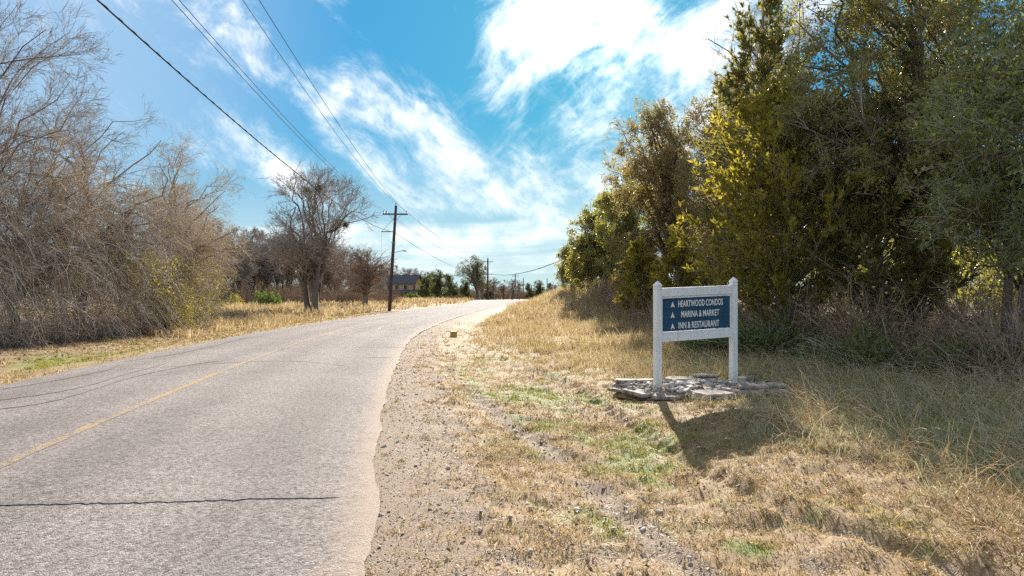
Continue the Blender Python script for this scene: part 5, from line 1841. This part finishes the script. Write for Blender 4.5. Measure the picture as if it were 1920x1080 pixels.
P1 = lambda dx, z: (-12.05 + .66 * z / 10.35 + dx, 67 - .18, p1z + z)
P2 = lambda dx, z: (-5.85 + dx, 165 - .22, p2z + z)
wire('thick black lashed cable, lowest and heaviest line from the leaning pole to the upper left', [((-6.2, -6, 8.3), P1(0, 7.75), 1.55), (P1(0, 7.72), P2(-.9, 6.2), 1.1)], .017, 'wire', spiral=True)
wire('thin wire on the left end of the crossarm, outer of a pair', [((-7.4, -6, 11.2), P1(-1.12, 9.75), 1.35), (P1(-1.12, 9.75), P2(-1.08, 9.4), 1.5)], .011, 'wire')
wire('thin wire on the left end of the crossarm, inner of a pair', [((-7.25, -6, 11.2), P1(-.83, 9.75), 1.35), (P1(-.83, 9.75), P2(-.8, 9.4), 1.5)], .011, 'wire')
wire('thin wire running from the top of the leaning pole', [((-5.9, -6, 11.9), P1(0.0, 10.6), 1.35), (P1(0.0, 10.6), P2(0, 10.2), 1.5)], .011, 'wire')
wire('thin wire on the right end of the crossarm', [((-5.05, -6, 11.3), P1(1.08, 9.75), 1.35), (P1(1.08, 9.75), P2(1.05, 9.4), 1.5)], .011, 'wire')
wire('slack thick wire from the second pole to the right behind the oaks', [(P2(.9, 6.25), (9.5, 66, 7.0), 1.5)], .05, 'wire')
wire('low sagging wire between the far poles at the end of the road', [((1.2, 258, 4.6 + long_z(258)), (14.6, 284, 5.2 + long_z(284)), 1.1)], .05, 'wire_grey')

# ------------------------------------------------------------------ house
M['siding'] = flat_mat('tan_siding', (.50, .36, .20), .7, .1, 1.5)
M['gable'] = flat_mat('sunlit_siding', (.58, .36, .07), .7, .1, 1.5)  # the house siding again, with sunlight put into its colour
M['roof'] = flat_mat('slate_blue_shingle', (.105, .105, .112), .8, .2, 3, spec=.15)
M['brownpaint'] = flat_mat('red_brown_paint', (.16, .055, .035), .6, .1, 3)
M['glass'] = flat_mat('dark_window_glass', (.03, .04, .05), .12, .1, 1, spec=.6)
M['stucco'] = flat_mat('pale_stone_wall', (.55, .49, .42), .85, .2, 2)
HY = 214.0
hx, hzz = -36.6, hz(-36.6, 214) - .1
house = thing('house', 'tan two storey house with slate blue roof and gable in sunlit ochre, partly hidden behind the pole', 'house', (hx, HY, hzz), -.18)


def hbox(name, b, material, parent=house, bev=0):
    v, f = box_vf(*b)
    return link(name, mesh_from(name, v, [f], [material]), parent)


wall = hbox('wall', (-6.2, 0, 2.7, 6.0, 8, 5.3), M['siding'])
hbox('wall', (-6.2, -.05, -.3, 6.0, 8, 2.65), M['stucco'])
v = [(-6.6, -.55, 5.1), (6.9, -.55, 5.1), (6.9, 4, 7.9), (-6.6, 4, 7.9), (-6.6, 8.55, 5.1), (6.9, 8.55, 5.1)]
v = v + [(a, b, c_ + .18) for a, b, c_ in v]
roof = link('roof', mesh_from('roof', v, [np.array([(0, 3, 2, 1), (3, 4, 5, 2), (6, 7, 8, 9), (9, 8, 11, 10), (0, 1, 7, 6), (4, 10, 11, 5), (1, 2, 8, 7), (2, 5, 11, 8), (0, 6, 9, 3), (3, 9, 10, 4)])], [M['roof']]), house)
for xg in (6.0, -6.2):
    link('gable', mesh_from('gable', [(xg - .02, .0, 5.301), (xg - .02, 8, 5.301), (xg - .02, 4, 7.75), (xg + .1, .0, 5.301), (xg + .1, 8, 5.301), (xg + .1, 4, 7.75)],
                            [np.array([(0, 2, 1), (3, 4, 5)]), np.array([(0, 1, 4, 3), (1, 2, 5, 4), (2, 0, 3, 5)])], [M['gable']]), house)
# porch along the front: sloping roof, posts
v = [(-4, -2.6, 2.35), (7.4, -2.6, 2.35), (7.4, -.06, 3.2), (-4, -.06, 3.2)]
v += [(a, b, c_ + .14) for a, b, c_ in v]
link('porch_roof', mesh_from('porch_roof', v, [np.array([(0, 3, 2, 1), (4, 5, 6, 7), (0, 1, 5, 4), (1, 2, 6, 5), (2, 3, 7, 6), (3, 0, 4, 7)])], [M['roof']]), house)
for xp in (-3.6, -1.2, 1.3, 3.7, 5.6):
    hbox('porch_post', (xp - .13, -2.45, -.3, xp + .13, -2.2, 2.37), M['siding'])
hbox('corner_strip', (6.05, -.45, -.3, 6.55, -.06, 5.0), M['brownpaint'])
hbox('corner_strip', (-6.6, -.40, -.3, -6.21, -.06, 5.0), M['gable'])  # stands for the wall's left edge, sunlight painted into its ochre
for (xw, zw) in ((-4.5, 3.4), (-2, 3.4), (.6, 3.4), (3.4, 3.4), (-2.4, .7), (2.6, .7)):
    fr = hbox('window', (xw - .6, -.14, zw, xw + .6, -.052, zw + 1.4), M['stucco'])
    hbox('pane', (xw - .5, -.16, zw + .1, xw + .5, -.142, zw + 1.3), M['glass'], fr)
dr_ = hbox('door', (4.2, -.13, -.2, 5.2, -.053, 1.95), M['brownpaint'])
hbox('handle', (4.3, -.19, .85, 4.4, -.132, .95), M['metal'], dr_)

# pale marker post on the far bank
x, y = 5.3, 88
mp = thing('marker_post', 'thin white marker post on top of the far grass bank', 'marker post', (x, y, hz(x, y)))
g = Geo()
cyl(g, (0, 0, -.1), (0, 0, 1.55), .06, .06, 8)
g.build('post', M['white'], mp)
g = Geo()
cyl(g, (0, 0, 1.551), (0, 0, 1.64), .062, .03, 8)
g.build('cap', M['metal'], mp)
